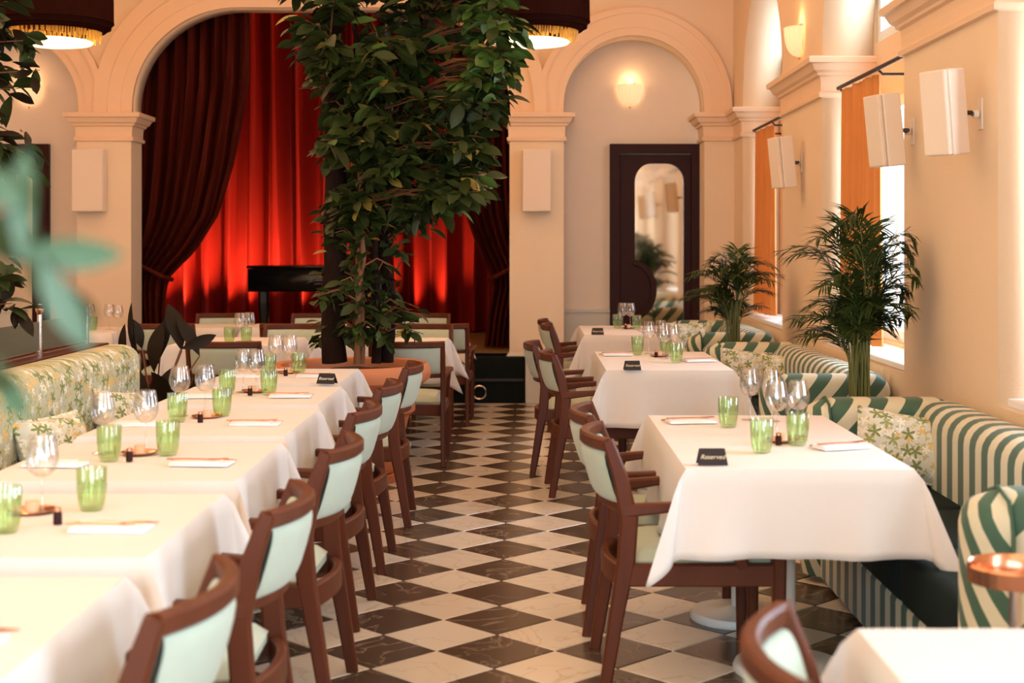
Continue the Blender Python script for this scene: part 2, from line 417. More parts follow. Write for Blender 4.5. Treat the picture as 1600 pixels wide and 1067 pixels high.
# recess behind the small arches
for k, cx in enumerate((sx, mx(sx))):
    struct(MB().box(cx-.95, cx+.95, 13.66, 13.8, 0, ZC).build('wall_recess_%s' % ('right', 'left')[k], M['recess']))
    struct(MB().box(cx-.95, cx-.0, 13.62, 13.66, 0, .80).box(cx-.95, cx, 13.605, 13.66, .80, .83).build('baseboard_%s' % ('right', 'left')[k], M['dado']))
# stage house
struct(MB().box(XL, 1.3, 17.0, 17.1, 0, ZC).box(-4.6, -4.5, 13.81, 17, 0, ZC).box(.25, .35, 13.81, 17, 0, ZC).build('wall_stage', M['stage']))

# right arcade: piers, arches, windows
PY = [(-4.59, -3.15), (-1.14, .30), (2.31, 3.75), (5.76, 7.20), (9.21, 10.65), (12.62, 13.21)]
SILL = .80
holes = []
bays = []
for (a0, a1), (b0, b1) in zip(PY, PY[1:]):
    c, r = (a1+b0)/2, (b0-a1)/2; bays.append((a1, b0))
    if a1 < YB: a1 = max(a1, YB+.1)
    holes.append([(b0, SILL), *arc(c, 2.68, r, r*1.0, 0, 180, 20), (a1, SILL)])
struct(plate('wall_right', [(YB, 0), (YW, 0), (YW, ZC), (YB, ZC)], holes, .33, M['wall'], lambda a, b, t: (XR+t, a, b)))
for (a, b) in PY[1:]:
    o = moulding(CAPITAL, XR, XR+.30, a, b).build('trim_%d' % n, M['trim']); struct(o); n += 1
wh = []
for (a, b) in bays:
    a_, b_ = a+.25, b-.05
    wh += [[(a_, .86), (b_, .86), (b_, 2.36), (a_, 2.36)], [(a_, 2.74), (b_, 2.74), (b_, 3.5), (a_, 3.5)]]
struct(plate('wall_outer', [(YB, 0), (YW+.3, 0), (YW+.3, ZC), (YB, ZC)], wh, .12, M['wall'], lambda a, b, t: (2.231+t, a, b)))
nw = 1
for h in wh:
    a, b, z0, z1 = h[0][0], h[1][0], h[0][1], h[2][1]
    mb = MB(); x0, x1 = 2.25, 2.31; fw = .07
    mb.box(x0, x1, a, a+fw, z0, z1).box(x0, x1, b-fw, b, z0, z1).box(x0, x1, a+fw, b-fw, z0, z0+fw).box(x0, x1, a+fw, b-fw, z1-fw, z1)
    o = struct(mb.build('window_%d' % nw, M['white_trim'])); nw += 1
    m1 = (a+b)/2
    MB().box(x0-.01, x1-.01, m1-.045, m1+.045, z0+fw, z1-fw).build('mullion', M['white_trim'], o)
    for k in (1, 3): MB().box(x0+.01, x1-.02, a+(b-a)*k/4-.012, a+(b-a)*k/4+.012, z0+fw, z1-fw).build('glazing_bar', M['white_trim'], o)
    MB().box(x0+.03, x0+.036, a+fw, b-fw, z0+fw, z1-fw).build('pane', M['pane'], o)
    if z0 < 1: MB().rbox(1.93, 2.25, a-.2, b+.03, SILL+.001, SILL+.035, .008).build('window_sill', M['white_trim'], o)

# ------------------------------------------------------------------ doors with mirror glass
def mirror_door(cx, k, label):
    y = 13.655; hw = (W(1095, 13.6)-W(953, 13.6))/2; top = Z(225, 13.6)
    o = thing('door_%d' % k, label, 'door', (cx, y, 0))
    o['kind'] = 'structure'; del o['category']
    def P(a, b, t): return (a, -t, b)
    plate('door_frame', [(-hw, 0), (hw, 0), (hw, top), (-hw, top)], [[(-hw+.09, .02), (hw-.09, .02), (hw-.09, top-.09), (-hw+.09, top-.09)]], .085, M['dark_wood'], P, o)
    gw = .235; gz = Z(255, 13.6)
    lw = hw-.095
    gx = .04
    hole = [(gx+gw, .35), *arc(gx+gw-.16, gz-.18, .16, .18, 0, 90, 10), *arc(gx-gw+.16, gz-.18, .16, .18, 90, 180, 10)]
    zt = Z(412, 13.6)
    hole += [(gx-gw, zt), *[(gx-gw+.19*math.sin(t), (zt-.25)+.25*math.cos(t)) for t in [PI*i/12 for i in range(1, 12)]], (gx-gw, zt-.5), (gx-gw, .35)]
    lf = plate('door_leaf', [(-lw, .01), (lw, .01), (lw, top-.10), (-lw, top-.10)], [hole], .05, M['dark_wood'], P, o)
    MB().box(-lw+.02, lw-.02, -.006, -.001, .1, top-.15).build('mirror_pane', M['mirror'], lf)
    # curved pull: a half ring on the leaf, raised, with its own little glass inside
    pts = [(gx-gw-.02+.20*math.sin(PI*i/16), -.062, (zt-.25)+.26*math.cos(PI*i/16)) for i in range(17)]
    MB().bar(pts, (.03, .055), (0, 1, 0)).build('handle', M['dark_wood'], lf, True)
    return o
mirror_door((W(953, 13.6)+W(1095, 13.6))/2, 1, 'dark wooden door with arched mirror pane in the recess right of the stage')
mirror_door(mx((W(953, 13.2)+W(1095, 13.2))/2), 2, 'dark wooden door at the left edge beyond the frosted screen')

# ------------------------------------------------------------------ stage, steps, curtains, piano
def stage():
    o = struct(MB().box(bx0+.01, bx1-.01, 13.35, 16.9, 0, .43).build('floor_stage', M['stage']))
    MB().box(bx0+.01, bx1-.01, 13.33, 16.9, .431, .445).build('boards', M['stage_floor'], o)
    s = tag(MB().rbox(W(600, 13), W(820, 13), 13.0, 13.125, .0, .42, .008).build('stage_step', M['stage']), 'black box step in front of the stage with a steel ring', 'step')
    MB().box(W(602, 13), W(818, 13), 12.985, 12.999, .20, .225).build('step_rail', M['rod'], s)
    MB().tube([(W(749, 13)+.06*math.cos(t), 12.99, .10+.06*math.sin(t)) for t in [2*PI*i/20 for i in range(21)]], .008, 6, False).build('ring', M['steel'], s, True)
stage()
def drape(name, x0, x1, z0, z1, y, folds, amp, mat, label, seed=1, thick=True):
    rr = random.Random(seed); ph = [rr.uniform(0, 6) for _ in range(4)]
    def f(u, v):
        x = x0+(x1-x0)*u; z = z0+(z1-z0)*v
        a = 2*PI*folds*u + .7*math.sin(2*PI*u*3.1+ph[0]) + .5*math.sin(u*17+ph[1])
        yy = y + amp*math.sin(a)*(.85+.3*math.sin(v*2+u*9+ph[2])) + .02*math.sin(a*2.3+v*3)
        return (x+.03*math.sin(v*2.2+u*23), yy, z)
    return tag(MB().grid(f, int(folds*14), 14).build(name, mat, None, True), label, 'curtain')
drape('stage_curtain', -4.4, .2, .46, 4.3, 16.30, 17, .20, M['velvet_red'], 'bright red velvet backdrop curtain in folds at the back of the stage', 3)
def tied(label, side, name='tied_curtain'):
    # side drape gathered at tie height; s = 1 opens to the right (left curtain)
    ye = 13.75; s = side
    xe = (bx0-.26) if s > 0 else (bx1+.26)
    zt = Z(432, 13.7)
    # inner boundary offset from the outer edge by height
    out = [(.46, 0), (4.35, 0)]
    if s > 0: pts = [(.46, .44), (.8, .42), (zt-.05, .46), (zt+.02, .50), (zt+.25, .74), (zt+.60, .96), (zt+1.1, 1.10), (3.0, 1.24), (4.35, 1.28)]
    else: pts = [(.46, .52), (.8, .48), (zt-.05, .43), (zt+.02, .46), (zt+.25, .58), (zt+.60, .70), (zt+1.1, .77), (3.0, .82), (4.35, .84)]
    def ip(L, z):
        for (a, p), (b, q) in zip(L, L[1:]):
            if z <= b:
                t = max(0, (z-a)/(b-a)); t = t*t*(3-2*t) if 0 else t; return p+(q-p)*t
        return L[-1][1]
    def f(u, v):
        z = .46+(4.35-.46)*v; a, b = ip(out, z), ip(pts, z); wd = b-a
        x = xe + s*(a+wd*u)
        am = .035+.045*min(1, wd); u = u+.10*math.sin(PI*u)*math.exp(-((z-zt)/.35)**2)
        return (x, ye + am*(math.sin(2*PI*9*u+1.1*math.sin(u*9+s))+.35*math.sin(2*PI*21*u+3*z*u)) - .10*math.sin(PI*u)*(1.1-wd), z)
    o = thing(name, label, 'curtain')
    MB().grid(f, 120, 40).build('drape', M['velvet_dark'], o, True)
    ip_ = 0; xm = xe+s*(ip(out, zt)+ip(pts, zt))/2; wr = (ip(pts, zt)-ip(out, zt))/2+.03
    # rope tie running up to the jamb
    MB().tube([(xe+s*.02, ye-.02, zt+.55), (xe+s*.14, ye-.13, zt+.36), (xm-s*.04, ye-.16, zt+.12), (xm+s*wr*.7, ye-.15, zt-.0), (xm+s*wr*.95, ye-.05, zt-.03)], .022, 8).build('tie_band', M['velvet_dark'], o, True)
tied('dark maroon curtain tied back at the left side of the stage arch', 1)
tied('dark maroon curtain tied back at the right side of the stage arch', -1)
# grand piano
def piano():
    y = 14.6; x0 = W(387, y); zt = Z(415, y); zb = Z(456, y); L = 1.30
    o = thing('grand_piano', 'black grand piano on the stage before the red curtain', 'piano', (x0, y, .445))
    zt -= .445; zb -= .445
    out = [(0, 0), (L, 0), (L, 1.45), (1.1, 1.45), *[(1.1-.6*(i/10), 1.45-.75*(.5-.5*math.cos(PI*i/10))) for i in range(1, 11)], (.25, .66), (.06, .55), (0, .4)]
    plate('case', out, [], zt-zb-.03, M['black'], lambda a, b, t: (a, b, zb+t), o)
    plate('lid', [(a*1.01-.01, b*1.01-.008) for a, b in out], [], .025, M['black'], lambda a, b, t: (a, b, zt-.026+t), o)
    for (a, b) in ((.14, .16), (L-.15, .16), (L-.15, 1.3)):
        MB().bar([(a, b, zb), (a, b, zb-.12), (a, b, .06)], [(.11, .11), (.11, .11), (.07, .07)], (0, 1, 0)).tube([(a-.02, b, .03), (a+.02, b, .03)], .03, 10).build('leg', M['black'], o)
    MB().box(L-.02, L+.16, .15, 1.35, zb+.02, zb+.09).build('keyboard', M['black'], o)
    MB().box(L*.55, L*.55+.10, .6, .75, .10, zb).build('pedal_lyre', M['black'], o)
piano()
# stage uplights: real lamps standing on the stage floor
pr = thing('stage_uplight', '', 'light'); MB().lathe([(.001, 0), (.07, 0), (.07, .12), (.055, .13), (.001, .13)], 16).build('housing', M['black'], pr, True)
MB().lathe([(.001, .131), (.05, .131), (.05, .134), (.001, .134)], 16).build('lens', emis('uplight_lens', (1, .5, .2), 3), pr)
for i, (px, pw, lab) in enumerate(((268, 150, 'leftmost black uplight can on the stage, hidden by the tied curtain'), (372, 170, 'black uplight can on the stage left of the piano leg'),
                              (478, 90, 'black uplight can on the stage under the piano'), (665, 75, 'black uplight can on the stage right of the tree trunks'))):
    x = W(px, 15.75); inst(pr, (x, 15.85, .446), 0, lab, 'uplights on the stage floor')
    light('SPOT', (x, 15.83, .60), pw*1.6, (1, .52, .24), (math.radians(168), 0, 0), .05, name='uplight_beam', spot_size=math.radians(110), spot_blend=.9)

# ------------------------------------------------------------------ chairs
def make_chair():
    t = thing('dining_chair', '', 'chair'); w_ = M['wood']
    for s in (-1, 1):
        y = .235*s
        MB().bar([(-.335, y*1.02, 0), (-.30, y, .22), (-.265, y, .42), (-.255, y, .56), (-.285, y, .70), (-.325, y, .815)],
                 [(.030, .038), (.032, .048), (.034, .060), (.034, .060), (.032, .050), (.030, .038)], (0, 1, 0)).build('rear_leg', w_, t, True)
        MB().bar([(.235, y*1.04, 0), (.235, y*1.04, .30), (.235, y*1.04, .44)], [(.034, .034), (.040, .044), (.040, .048)], (0, 1, 0)).build('front_leg', w_, t, True)
        MB().bar([(-.27, y, .585), (-.12, y*1.08, .60), (.04, y*1.13, .61), (.10, y*1.13, .60)], [(.035, .045), (.045, .030), (.055, .028), (.05, .026)], (0, 1, 0)).build('armrest', w_, t, True)
        MB().bar([(.05, y*1.12, .60), (.07, y*1.08, .52), (.12, y*1.04, .40)], [(.030, .045), (.030, .040), (.032, .042)], (0, 1, 0)).build('arm_support', w_, t, True)
        MB().bar([(-.27, y, .375), (.24, y*1.04, .375)], (.028, .075), (0, 1, 0)).build('seat_rail', w_, t, True)
    MB().bar([(.235, -.235, .375), (.235, .235, .375)], (.075, .028), (0, 0, 1)).build('front_rail', w_, t, True)
    cv = lambda k, d=.065: -d*(1-k*k)
    MB().bar([(-.262+cv(k/6, .055), .235*k/6, .36+.012*(1-(k/6)**2)) for k in range(-6, 7)], (.075, .026), (0, 0, 1)).build('rear_rail', w_, t, True)
    MB().bar([(-.322+cv(k/6), .235*k/6, .800) for k in range(-6, 7)], (.042, .034), (0, 0, 1)).build('top_rail', w_, t, True)
    MB().bar([(-.262+cv(k/6), .235*k/6, .592) for k in range(-6, 7)], (.030, .024), (0, 0, 1)).build('lower_rail', w_, t, True)
    def pad(u, v):
        a = 2*PI*v; k = -1+2*u; zz = .69+.088*math.copysign(abs(math.sin(a))**.6, math.sin(a))
        th = .026*math.copysign(abs(math.cos(a))**.7, math.cos(a))*(1-.25*k**8)
        return (-.292+cv(k*.95)+th-(zz-.69)*.28, .215*k, zz)
    MB().grid(pad, 14, 20).add([], []).build('backrest', M['mint'], t, True, weld=True)
    def seat(u, v):
        a, b = -1+2*u, -1+2*v
        e = (1-abs(a)**6)*(1-abs(b)**6)
        return (.0+.255*a, .225*b*(1-.06*(1-u)*1), .415+.042*max(0, e)**.35+.012*(1-a*a)*(1-b*b))
    s_ = MB().grid(seat, 16, 16); s_.box(-.25, .25, -.215, .215, .385, .414); s_.build('seat', M['beige_seat'], t, True)
    return t
CH = make_chair()
left_ch = [(7.55, -.68), (6.52, -.70), (5.60, -.70), (4.62, -.66), (3.62, -.67), (2.70, -.68)]
orders = ['beside the terracotta plant pot', 'second from the terracotta pot', 'third from the terracotta pot', 'fourth from the terracotta pot', 'second from the camera', 'nearest the camera, cut by the lower edge']
for (y, x), o_ in zip(left_ch, orders):
    inst(CH, (x-.28, y, 0), PI + R.uniform(-.03, .03), 'walnut armchair in the left aisle row, '+o_, 'chairs along the left table row')
for (x, y, a, lab) in ((.58, 4.90, .02, 'walnut armchair with mint back at the front right table, nearer the camera'),
                       (.56, 5.52, -.03, 'walnut armchair at the front right table, the farther of its two'),
                       (.46, 8.42, .04, 'walnut armchair at the middle right table, nearer the camera'),
                       (.37, 9.20, -.04, 'walnut armchair at the middle right table, the farther and farther left'),
                       (.50, 11.30, .0, 'walnut armchair at the farthest right table, the nearer of two'),
                       (.48, 11.95, .03, 'walnut armchair at the farthest right table, the farther of two')):
    inst(CH, (x, y, 0), a, lab, 'chairs along the right tables')
inst(CH, (.745, 2.27, 0), -.12, 'orange-brown armchair at the lower edge beside the near right cloth corner', 'chairs along the right tables')

# ------------------------------------------------------------------ tables and cloths
def cloth_mesh(w_, l_, drop, seed, nd=10):
    rr = random.Random(seed); ph = [rr.uniform(0, 6) for _ in range(6)]
    hw, hl = w_/2+.006, l_/2+.006; xs = []
    def axis(h, n_):
        mid = [-h+2*h*i/n_ for i in range(n_+1)]
        o = [h+drop*(i/nd) for i in range(1, nd+1)]
        return [-a for a in o[::-1]]+mid+o
    ax, ay = axis(hw, 14), axis(hl, 14)
    vs = []; q = len(ay)
    for x in ax:
        for y in ay:
            dx, dy = max(0, abs(x)-hw), max(0, abs(y)-hl); sx_, sy_ = math.copysign(1, x), math.copysign(1, y)
            cx, cy = max(-hw, min(hw, x)), max(-hl, min(hl, y))
            rho = math.hypot(dx, dy)
            if rho == 0: vs.append((x, y, .0006*math.sin(x*40+ph[0])+.0)); continue
            if dx and dy:
                phi = math.degrees(math.atan2(dy, dx)); k = 1-abs(phi-45)/45; lim = max(dx, dy)
                rr_ = rho*(1 if lim else 1)
                off = rho*.42*k**1.2
                tw = .10*rho*math.sin(ph[1]+phi*.07)*k
                X = cx+sx_*(off*.70+tw+.012); Y = cy+sy_*(off*.70-tw+.012)
                fl_ = .10*rho
                X += sx_*fl_*(1-k)*(phi < 45); Y += sy_*fl_*(1-k)*(phi >= 45)
                vs.append((X, Y, -math.sqrt(max(0, rho*rho-off*off))*.97))
            else:
                s = y if dx else x
                rip = .016*math.sin(s*13+ph[2])+.010*math.sin(s*29+ph[3]); k = rho/drop
                o_ = .008+rho*.10+rip*k*k
                if dx: vs.append((cx+sx_*o_, y, -rho*.985))
                else: vs.append((x, cy+sy_*o_, -rho*.985))
    fs = []; P_, Q_ = len(ax)-1, q-1
    for i in range(P_):
        for j in range(Q_):
            a, b, c, d = i*q+j, (i+1)*q+j, (i+1)*q+j+1, i*q+j+1
            ci, cj = (i < nd)-(i >= P_-nd), (j < nd)-(j >= Q_-nd)
            if ci and cj: fs += [(a, b, c), (a, c, d)] if ci == cj else [(a, b, d), (b, c, d)]
            else: fs.append((a, b, c, d))
    return MB().add(vs, fs)
def pedestal(t, x, y):
    MB().tube([(x, y, .03), (x, y, .715)], .026, 14).build('pedestal', M['white_metal'], t, True)
    MB().lathe([(.001, 0), (.185, 0), (.188, .012), (.18, .03), (.06, .036), (.03, .05), (.001, .05)], 32, (x, y)).build('base_disc', M['white_metal'], t, True)
TOP = .752
def table(cx, cy, w_, l_, drop, label, clabel, seed, rz=0, group='white-clothed dining tables', two=False):
    t = thing('dining_table', label, 'table', (cx, cy, 0), rz, group)
    MB().rbox(-w_/2+.004, w_/2-.004, -l_/2+.004, l_/2-.004, .716, .748, .008, 2).build('table_top', M['white_metal'], t)
    if two: pedestal(t, .035, -l_/2+.40); pedestal(t, -.035, l_/2-.30)
    else: pedestal(t, 0, 0)
    c = cloth_mesh(w_, l_, drop, seed).build('tablecloth', M['cloth'], None, True)
    c.location = (cx, cy, TOP); c.rotation_euler = (0, 0, rz)
    so = c.modifiers.new('thick', 'SOLIDIFY'); so.thickness = .0025; so.offset = 1
    tag(c, clabel, 'tablecloth', 'white tablecloths')
    return t
LT = [(2.20, 3.00, -.86), (3.20, 4.00, -.865), (4.24, 5.03, -.88), (5.21, 6.05, -.90), (6.24, 7.02, -.93), (7.20, 8.00, -.965)]
LN = ['nearest', 'second', 'third', 'fourth', 'fifth', 'farthest']
for i, (a, b, xr) in enumerate(LT):
    nm = 'the %s table of the left row' % LN[i] + ('' if i in (0, 5) else ' from the camera')
    table((-1.64+xr)/2, (a+b)/2, xr+1.64, b-a, .25, 'square table under white cloth, %s' % nm, 'white linen cloth covering %s' % nm, i+1)
table(.852, 5.16, .705, 1.385, .28, 'long table under white cloth in front right beside the striped booth', 'white linen cloth on the front right table, corners hanging low', 11, two=True)
table(.79, 8.61, .70, 1.35, .32, 'long table under white cloth in the middle right before the first booth', 'white linen cloth on the middle right table', 12, two=True)
table(.79, 11.6, .70, 1.25, .30, 'long table under white cloth farthest on the right near the mirror door', 'white linen cloth on the farthest right table', 13, two=True)
table(.97, 1.99, .72, 1.24, .28, 'table under white cloth at the lower right corner', 'white linen cloth at the lower right corner of the picture', 14, two=True)
# background tables behind the plant and the bench
bgt = [(-1.03, 10.25, .85, .85, 'behind the big plant pot, right', 21), (-2.08, 10.25, .80, .85, 'behind the left row, with two tumblers and wine glasses', 22),
       (-.98, 12.20, .75, .60, 'nearest the stage step, right of the tree', 23), (-1.95, 12.20, .85, .60, 'before the stage left of the tree', 24),
       (-2.90, 12.15, .80, .60, 'before the stage at the left tied curtain', 25), (-3.75, 11.6, .95, .9, 'far left by the pillar', 26)]
for x, y, a, b, d_, sd in bgt:
    table(x, y, a, b, .26, 'white-clothed table %s' % d_, 'white cloth on the table %s' % d_, sd, group='tables before the stage')
for (x, y, a, lab) in ((-.80, 9.62, PI/2, 'armchair with its back to the camera just right of the tree trunks'),
                       (-.84, 10.92, -PI/2, 'armchair facing the camera behind the right cloth with hanging corner'),
                       (-.72, 11.70, PI/2, 'mint-backed armchair with open legs beside the black step'),
                       (-.95, 12.64, -PI/2, 'far armchair facing the camera, right of the tree before the stage'),
                       (-1.98, 9.62, PI/2, 'grey-looking armchair back behind the farthest left-row wine glasses'),
                       (-1.85, 10.92, -PI/2, 'armchair facing the camera behind the pair of green tumblers'),
                       (-1.90, 11.72, PI/2, 'armchair with its back to the camera just left of the tree trunk'),
                       (-1.92, 12.64, -PI/2, 'far armchair facing the camera left of the tree before the stage'),
                       (-2.92, 11.68, PI/2, 'armchair with its back to the camera right of the dark-leaved plant'),
                       (-2.78, 12.64, -PI/2, 'far armchair facing the camera below the left tied curtain')):
    inst(CH, (x, y, 0), a+R.uniform(-.04, .04), lab, 'chairs at the tables before the stage')

# ------------------------------------------------------------------ tableware
def make_tumbler():
    o = MB().lathe([(.001, .008), (.024, .008), (.031, .024), (.0355, .055), (.0365, .112), (.0375, .114), (.0385, .112), (.0375, .055), (.033, .016), (.026, .0), (.001, .0)], 48, rib=.035, nrib=16).build('tumbler', M['green_glass'], None, True)
    return tag(o, '', 'glass')
def make_wine():
    t = thing('wine_glass', '', 'glass')
    MB().lathe([(.001, 0), (.034, .0), (.034, .002), (.008, .006), (.004, .012), (.0035, .085), (.006, .092), (.001, .094)], 24).build('stem', M['clear'], t, True)
    MB().lathe([(.001, .095), (.018, .098), (.034, .112), (.042, .135), (.042, .155), (.033, .205), (.0325, .2055), (.032, .205), (.041, .155), (.041, .135), (.033, .114), (.017, .100), (.001, .0965)], 28).build('bowl', M['clear'], t, True)
    return t
TU, WG = make_tumbler(), make_wine()
nap = tag(MB().rbox(-.095, .095, -.045, .045, 0, .009, .004, 2).rbox(-.093, .060, -.043, .043, .0092, .014, .002, 1).build('napkin', M['napkin'], None, True), '', 'napkin')
kn = thing('knife', '', 'cutlery')
MB().bar([(-.105, 0, .004), (-.03, 0, .004), (0, 0, .004)], [(.008, .006), (.014, .007), (.009, .006)], (0, 1, 0)).build('handle', M['copper'], kn, True)
MB().bar([(.001, 0, .004), (.06, .001, .004), (.105, -.002, .003)], [(.014, .002), (.018, .002), (.004, .0015)], (0, 1, 0)).build('blade', M['copper'], kn)
fk = thing('fork', '', 'cutlery')
MB().bar([(-.10, 0, .004), (-.04, 0, .005), (.03, 0, .004), (.045, 0, .004)], [(.012, .004), (.007, .004), (.006, .004), (.018, .003)], (0, 1, 0)).build('handle', M['copper'], fk, True)
mb = MB()
for k in range(4): mb.bar([(.045, -.009+.006*k, .004), (.095, -.009+.006*k, .006)], (.003, .002), (0, 1, 0))
mb.build('tines', M['copper'], fk)
sh = thing('pepper_shaker', '', 'shaker')
MB().lathe([(.001, 0), (.011, 0), (.011, .026), (.009, .033), (.001, .033)], 14).build('jar', M['dark_wood'], sh, True)
MB().lathe([(.001, .0335), (.0095, .0335), (.009, .042), (.001, .045)], 14).build('lid', M['copper'], sh, True)
cd = thing('candle_dish', '', 'candle')
MB().lathe([(.001, 0), (.045, .0), (.062, .008), (.060, .010), (.044, .003), (.001, .003)], 24).build('dish', M['copper'], cd, True)
MB().lathe([(.001, .0035), (.018, .0035), (.018, .030), (.001, .030)], 16).build('candle', M['wax'], cd, True)
TZ = TOP+.003
def put(o, x, y, rz, lab, grp, dz=0): return inst(o, (x, y, TZ+dz), rz, lab, grp)
# left row
gl = {1: ([(-1.153, 3.76), (-1.275, 3.47)], [(-1.40, 3.62), (-1.27, 3.72)]),
      2: ([(-1.20, 4.74), (-1.36, 4.62)], [(-1.43, 4.78), (-1.30, 4.84)]),
      3: ([(-1.25, 5.81), (-1.385, 5.62)], [(-1.42, 5.80), (-1.33, 5.86)]),
      4: ([(-1.21, 6.64), (-1.41, 6.67)], [(-1.35, 6.74), (-1.28, 6.70)]),
      5: ([(-1.24, 7.70), (-1.385, 7.60)], [(-1.38, 7.78), (-1.30, 7.76)])}
for k, (tu, wg) in gl.items():
    T = 'the %s left-row table' % LN[k]; xr = LT[k][2]; yc = (LT[k][0]+LT[k][1])/2
    for j, (x, y) in enumerate(tu): put(TU, x, y, R.uniform(0, 6), 'green ribbed glass tumbler on %s, %s side' % (T, ('aisle', 'bench')[j]), 'green tumblers')
    for j, (x, y) in enumerate(wg): put(WG, x, y, 0, 'clear wine glass on %s, the %s one of the pair' % (T, ('bench-side', 'aisle-side')[j]), 'wine glasses')
    put(sh, -1.29 if k > 1 else -1.18, yc-.03, 0, 'small dark pepper shaker with copper lid on %s' % T, 'pepper shakers')
    put(cd, -1.30, yc+.13, 0, 'copper candle dish on %s' % T, 'copper candle dishes')
for k in range(6):
    T = 'the %s left-row table' % LN[k]; xr = LT[k][2]; yc = (LT[k][0]+LT[k][1])/2
    a = R.uniform(-.08, .08)
    put(nap, xr-.16, yc-.10, a, 'folded white napkin on %s beside the aisle edge' % T, 'folded napkins')
    put(kn, xr-.17, yc-.02, a+.12, 'copper-coloured knife on %s behind the aisle-side napkin' % T, 'knives')
    put(fk, xr-.17, yc-.105, a+.05, 'copper-coloured fork on the napkin of %s' % T, 'forks', .0145)
    put(nap, -1.50, yc-.12, a, 'folded white napkin on %s beside the bench edge' % T, 'folded napkins')
# right tables
rt = [('the front right table', [(.768, 5.47, 'left of the wine glasses'), (.787, 4.80, 'nearest the sign'), (.942, 4.98, 'rightmost')],
       [(.885, 5.68, 'far left'), (.965, 5.64, 'far right'), (.90, 5.16, 'near left'), (.985, 5.20, 'near right')], (.875, 4.98), [(1.08, 4.90, .35), (.64, 5.60, .15)]),
      ('the middle right table', [(.692, 9.02, 'left'), (.882, 9.15, 'behind the wine glasses'), (.875, 8.42, 'nearest and rightmost')],
       [(.77, 9.10, 'far left'), (.86, 9.25, 'far right'), (.83, 8.72, 'near left'), (.90, 8.84, 'near right')], (.79, 8.80), [(1.02, 8.50, .3), (.56, 8.95, .1)]),
      ('the farthest right table', [(.74, 11.85, 'left'), (.89, 11.68, 'right')], [(.79, 11.93, 'left'), (.85, 11.88, 'right')], (.80, 11.7), [(.99, 11.4, .2)])]
for T, tu, wg, s_, pl in rt:
    for x, y, d_ in tu: put(TU, x, y, R.uniform(0, 6), 'green ribbed glass tumbler on %s, %s' % (T, d_), 'green tumblers')
    for x, y, d_ in wg: put(WG, x, y, 0, 'clear wine glass on %s, the %s one' % (T, d_), 'wine glasses')
    put(sh, s_[0], s_[1], 0, 'small dark pepper shaker among the glasses on %s' % T, 'pepper shakers')
    put(cd, s_[0]+.03, s_[1]+.09, 0, 'copper candle dish among the glasses on %s' % T, 'copper candle dishes')
    for j, (x, y, a) in enumerate(pl):
        d_ = ('sofa side', 'chair side')[j]
        put(nap, x, y, a, 'folded white napkin on %s, %s' % (T, d_), 'folded napkins')
        put(kn, x-.01, y+.075, a+.1, 'copper-coloured knife on %s, %s' % (T, d_), 'knives')
        put(fk, x, y-.0, a+.05, 'copper-coloured fork on the napkin of %s, %s' % (T, d_), 'forks', .0145)
put(nap, 1.05, 2.25, .3, 'folded white napkin on the table at the lower right corner', 'folded napkins')
# background glasses
for x, y, d_ in ((-2.11, 10.05, 'left one of the pair before the stage curtain'), (-1.99, 10.05, 'right one of the pair before the stage curtain'), (-3.52, 11.5, 'on the far left table by the pillar'), (-1.30, 10.5, 'on the far table right behind the tree trunk')):
    put(TU, x, y, 0, 'green ribbed glass tumbler, '+d_, 'green tumblers')
for x, y, d_ in ((-2.07, 10.22, 'left of the pair behind two tumblers on the far table'), (-2.01, 10.26, 'right of the pair behind two tumblers on the far table'), (-3.30, 11.45, 'on the far left table, right end'), (-3.42, 11.62, 'on the far left table beside the tumbler'), (-3.62, 11.75, 'on the far left table at the back')):
    put(WG, x, y, 0, 'clear wine glass, '+d_, 'wine glasses')
# reserved signs
def sign(x, y, rz, lab, ink, sc=1.0):
    t = thing('reserved_sign', lab, 'sign', (x, y, TZ), rz, 'black tent cards'); t.scale = (sc,)*3
    hw, hh, hd = .048, .050, .024
    mb = MB()
    mb.add([(-hw, -hd, 0), (hw, -hd, 0), (hw*.86, 0, hh), (-hw*.86, 0, hh), (-hw, -hd-.0015, 0), (hw, -hd-.0015, 0), (hw*.86, -.0015, hh+.001), (-hw*.86, -.0015, hh+.001)],
           [(0, 1, 2, 3), (7, 6, 5, 4), (0, 4, 5, 1), (1, 5, 6, 2), (2, 6, 7, 3), (3, 7, 4, 0)])
    mb.add([(-hw, hd, 0), (hw, hd, 0), (hw*.86, 0, hh), (-hw*.86, 0, hh), (-hw, hd+.0015, 0), (hw, hd+.0015, 0), (hw*.86, .0015, hh+.001), (-hw*.86, .0015, hh+.001)],
           [(3, 2, 1, 0), (4, 5, 6, 7), (0, 1, 5, 4), (1, 2, 6, 5), (2, 3, 7, 6), (3, 0, 4, 7)])
    mb.build('card', M['card'], t)
    cu = bpy.data.curves.new('lettering', 'FONT'); cu.body = 'Reserved'; cu.size = .021; cu.shear = .35; cu.align_x = 'CENTER'; cu.align_y = 'CENTER'; cu.extrude = .0003
    o = bpy.data.objects.new('tmp', cu); C.objects.link(o); bpy.context.view_layer.update()
    me = bpy.data.meshes.new_from_object(o.evaluated_get(bpy.context.evaluated_depsgraph_get())); bpy.data.objects.remove(o)
    me.materials.clear(); me.materials.append(ink)
    o = bpy.data.objects.new('lettering', me); C.objects.link(o); o.parent = t
    o.location = (0, -hd/2-.0028, hh/2); o.rotation_euler = (math.atan2(hh, hd), 0, 0)
def at(px, py): d = (EYE-TZ)*FPX/(py-VY); return W(px, d), d
x, y = at(1113, 726); sign(x, y+.01, .02, 'black tent card lettered Reserved on the front right table', M['ink'])
x, y = at(988, 578); sign(x, y+.01, .05, 'black tent card lettered Reserved on the middle right table', M['ink'])
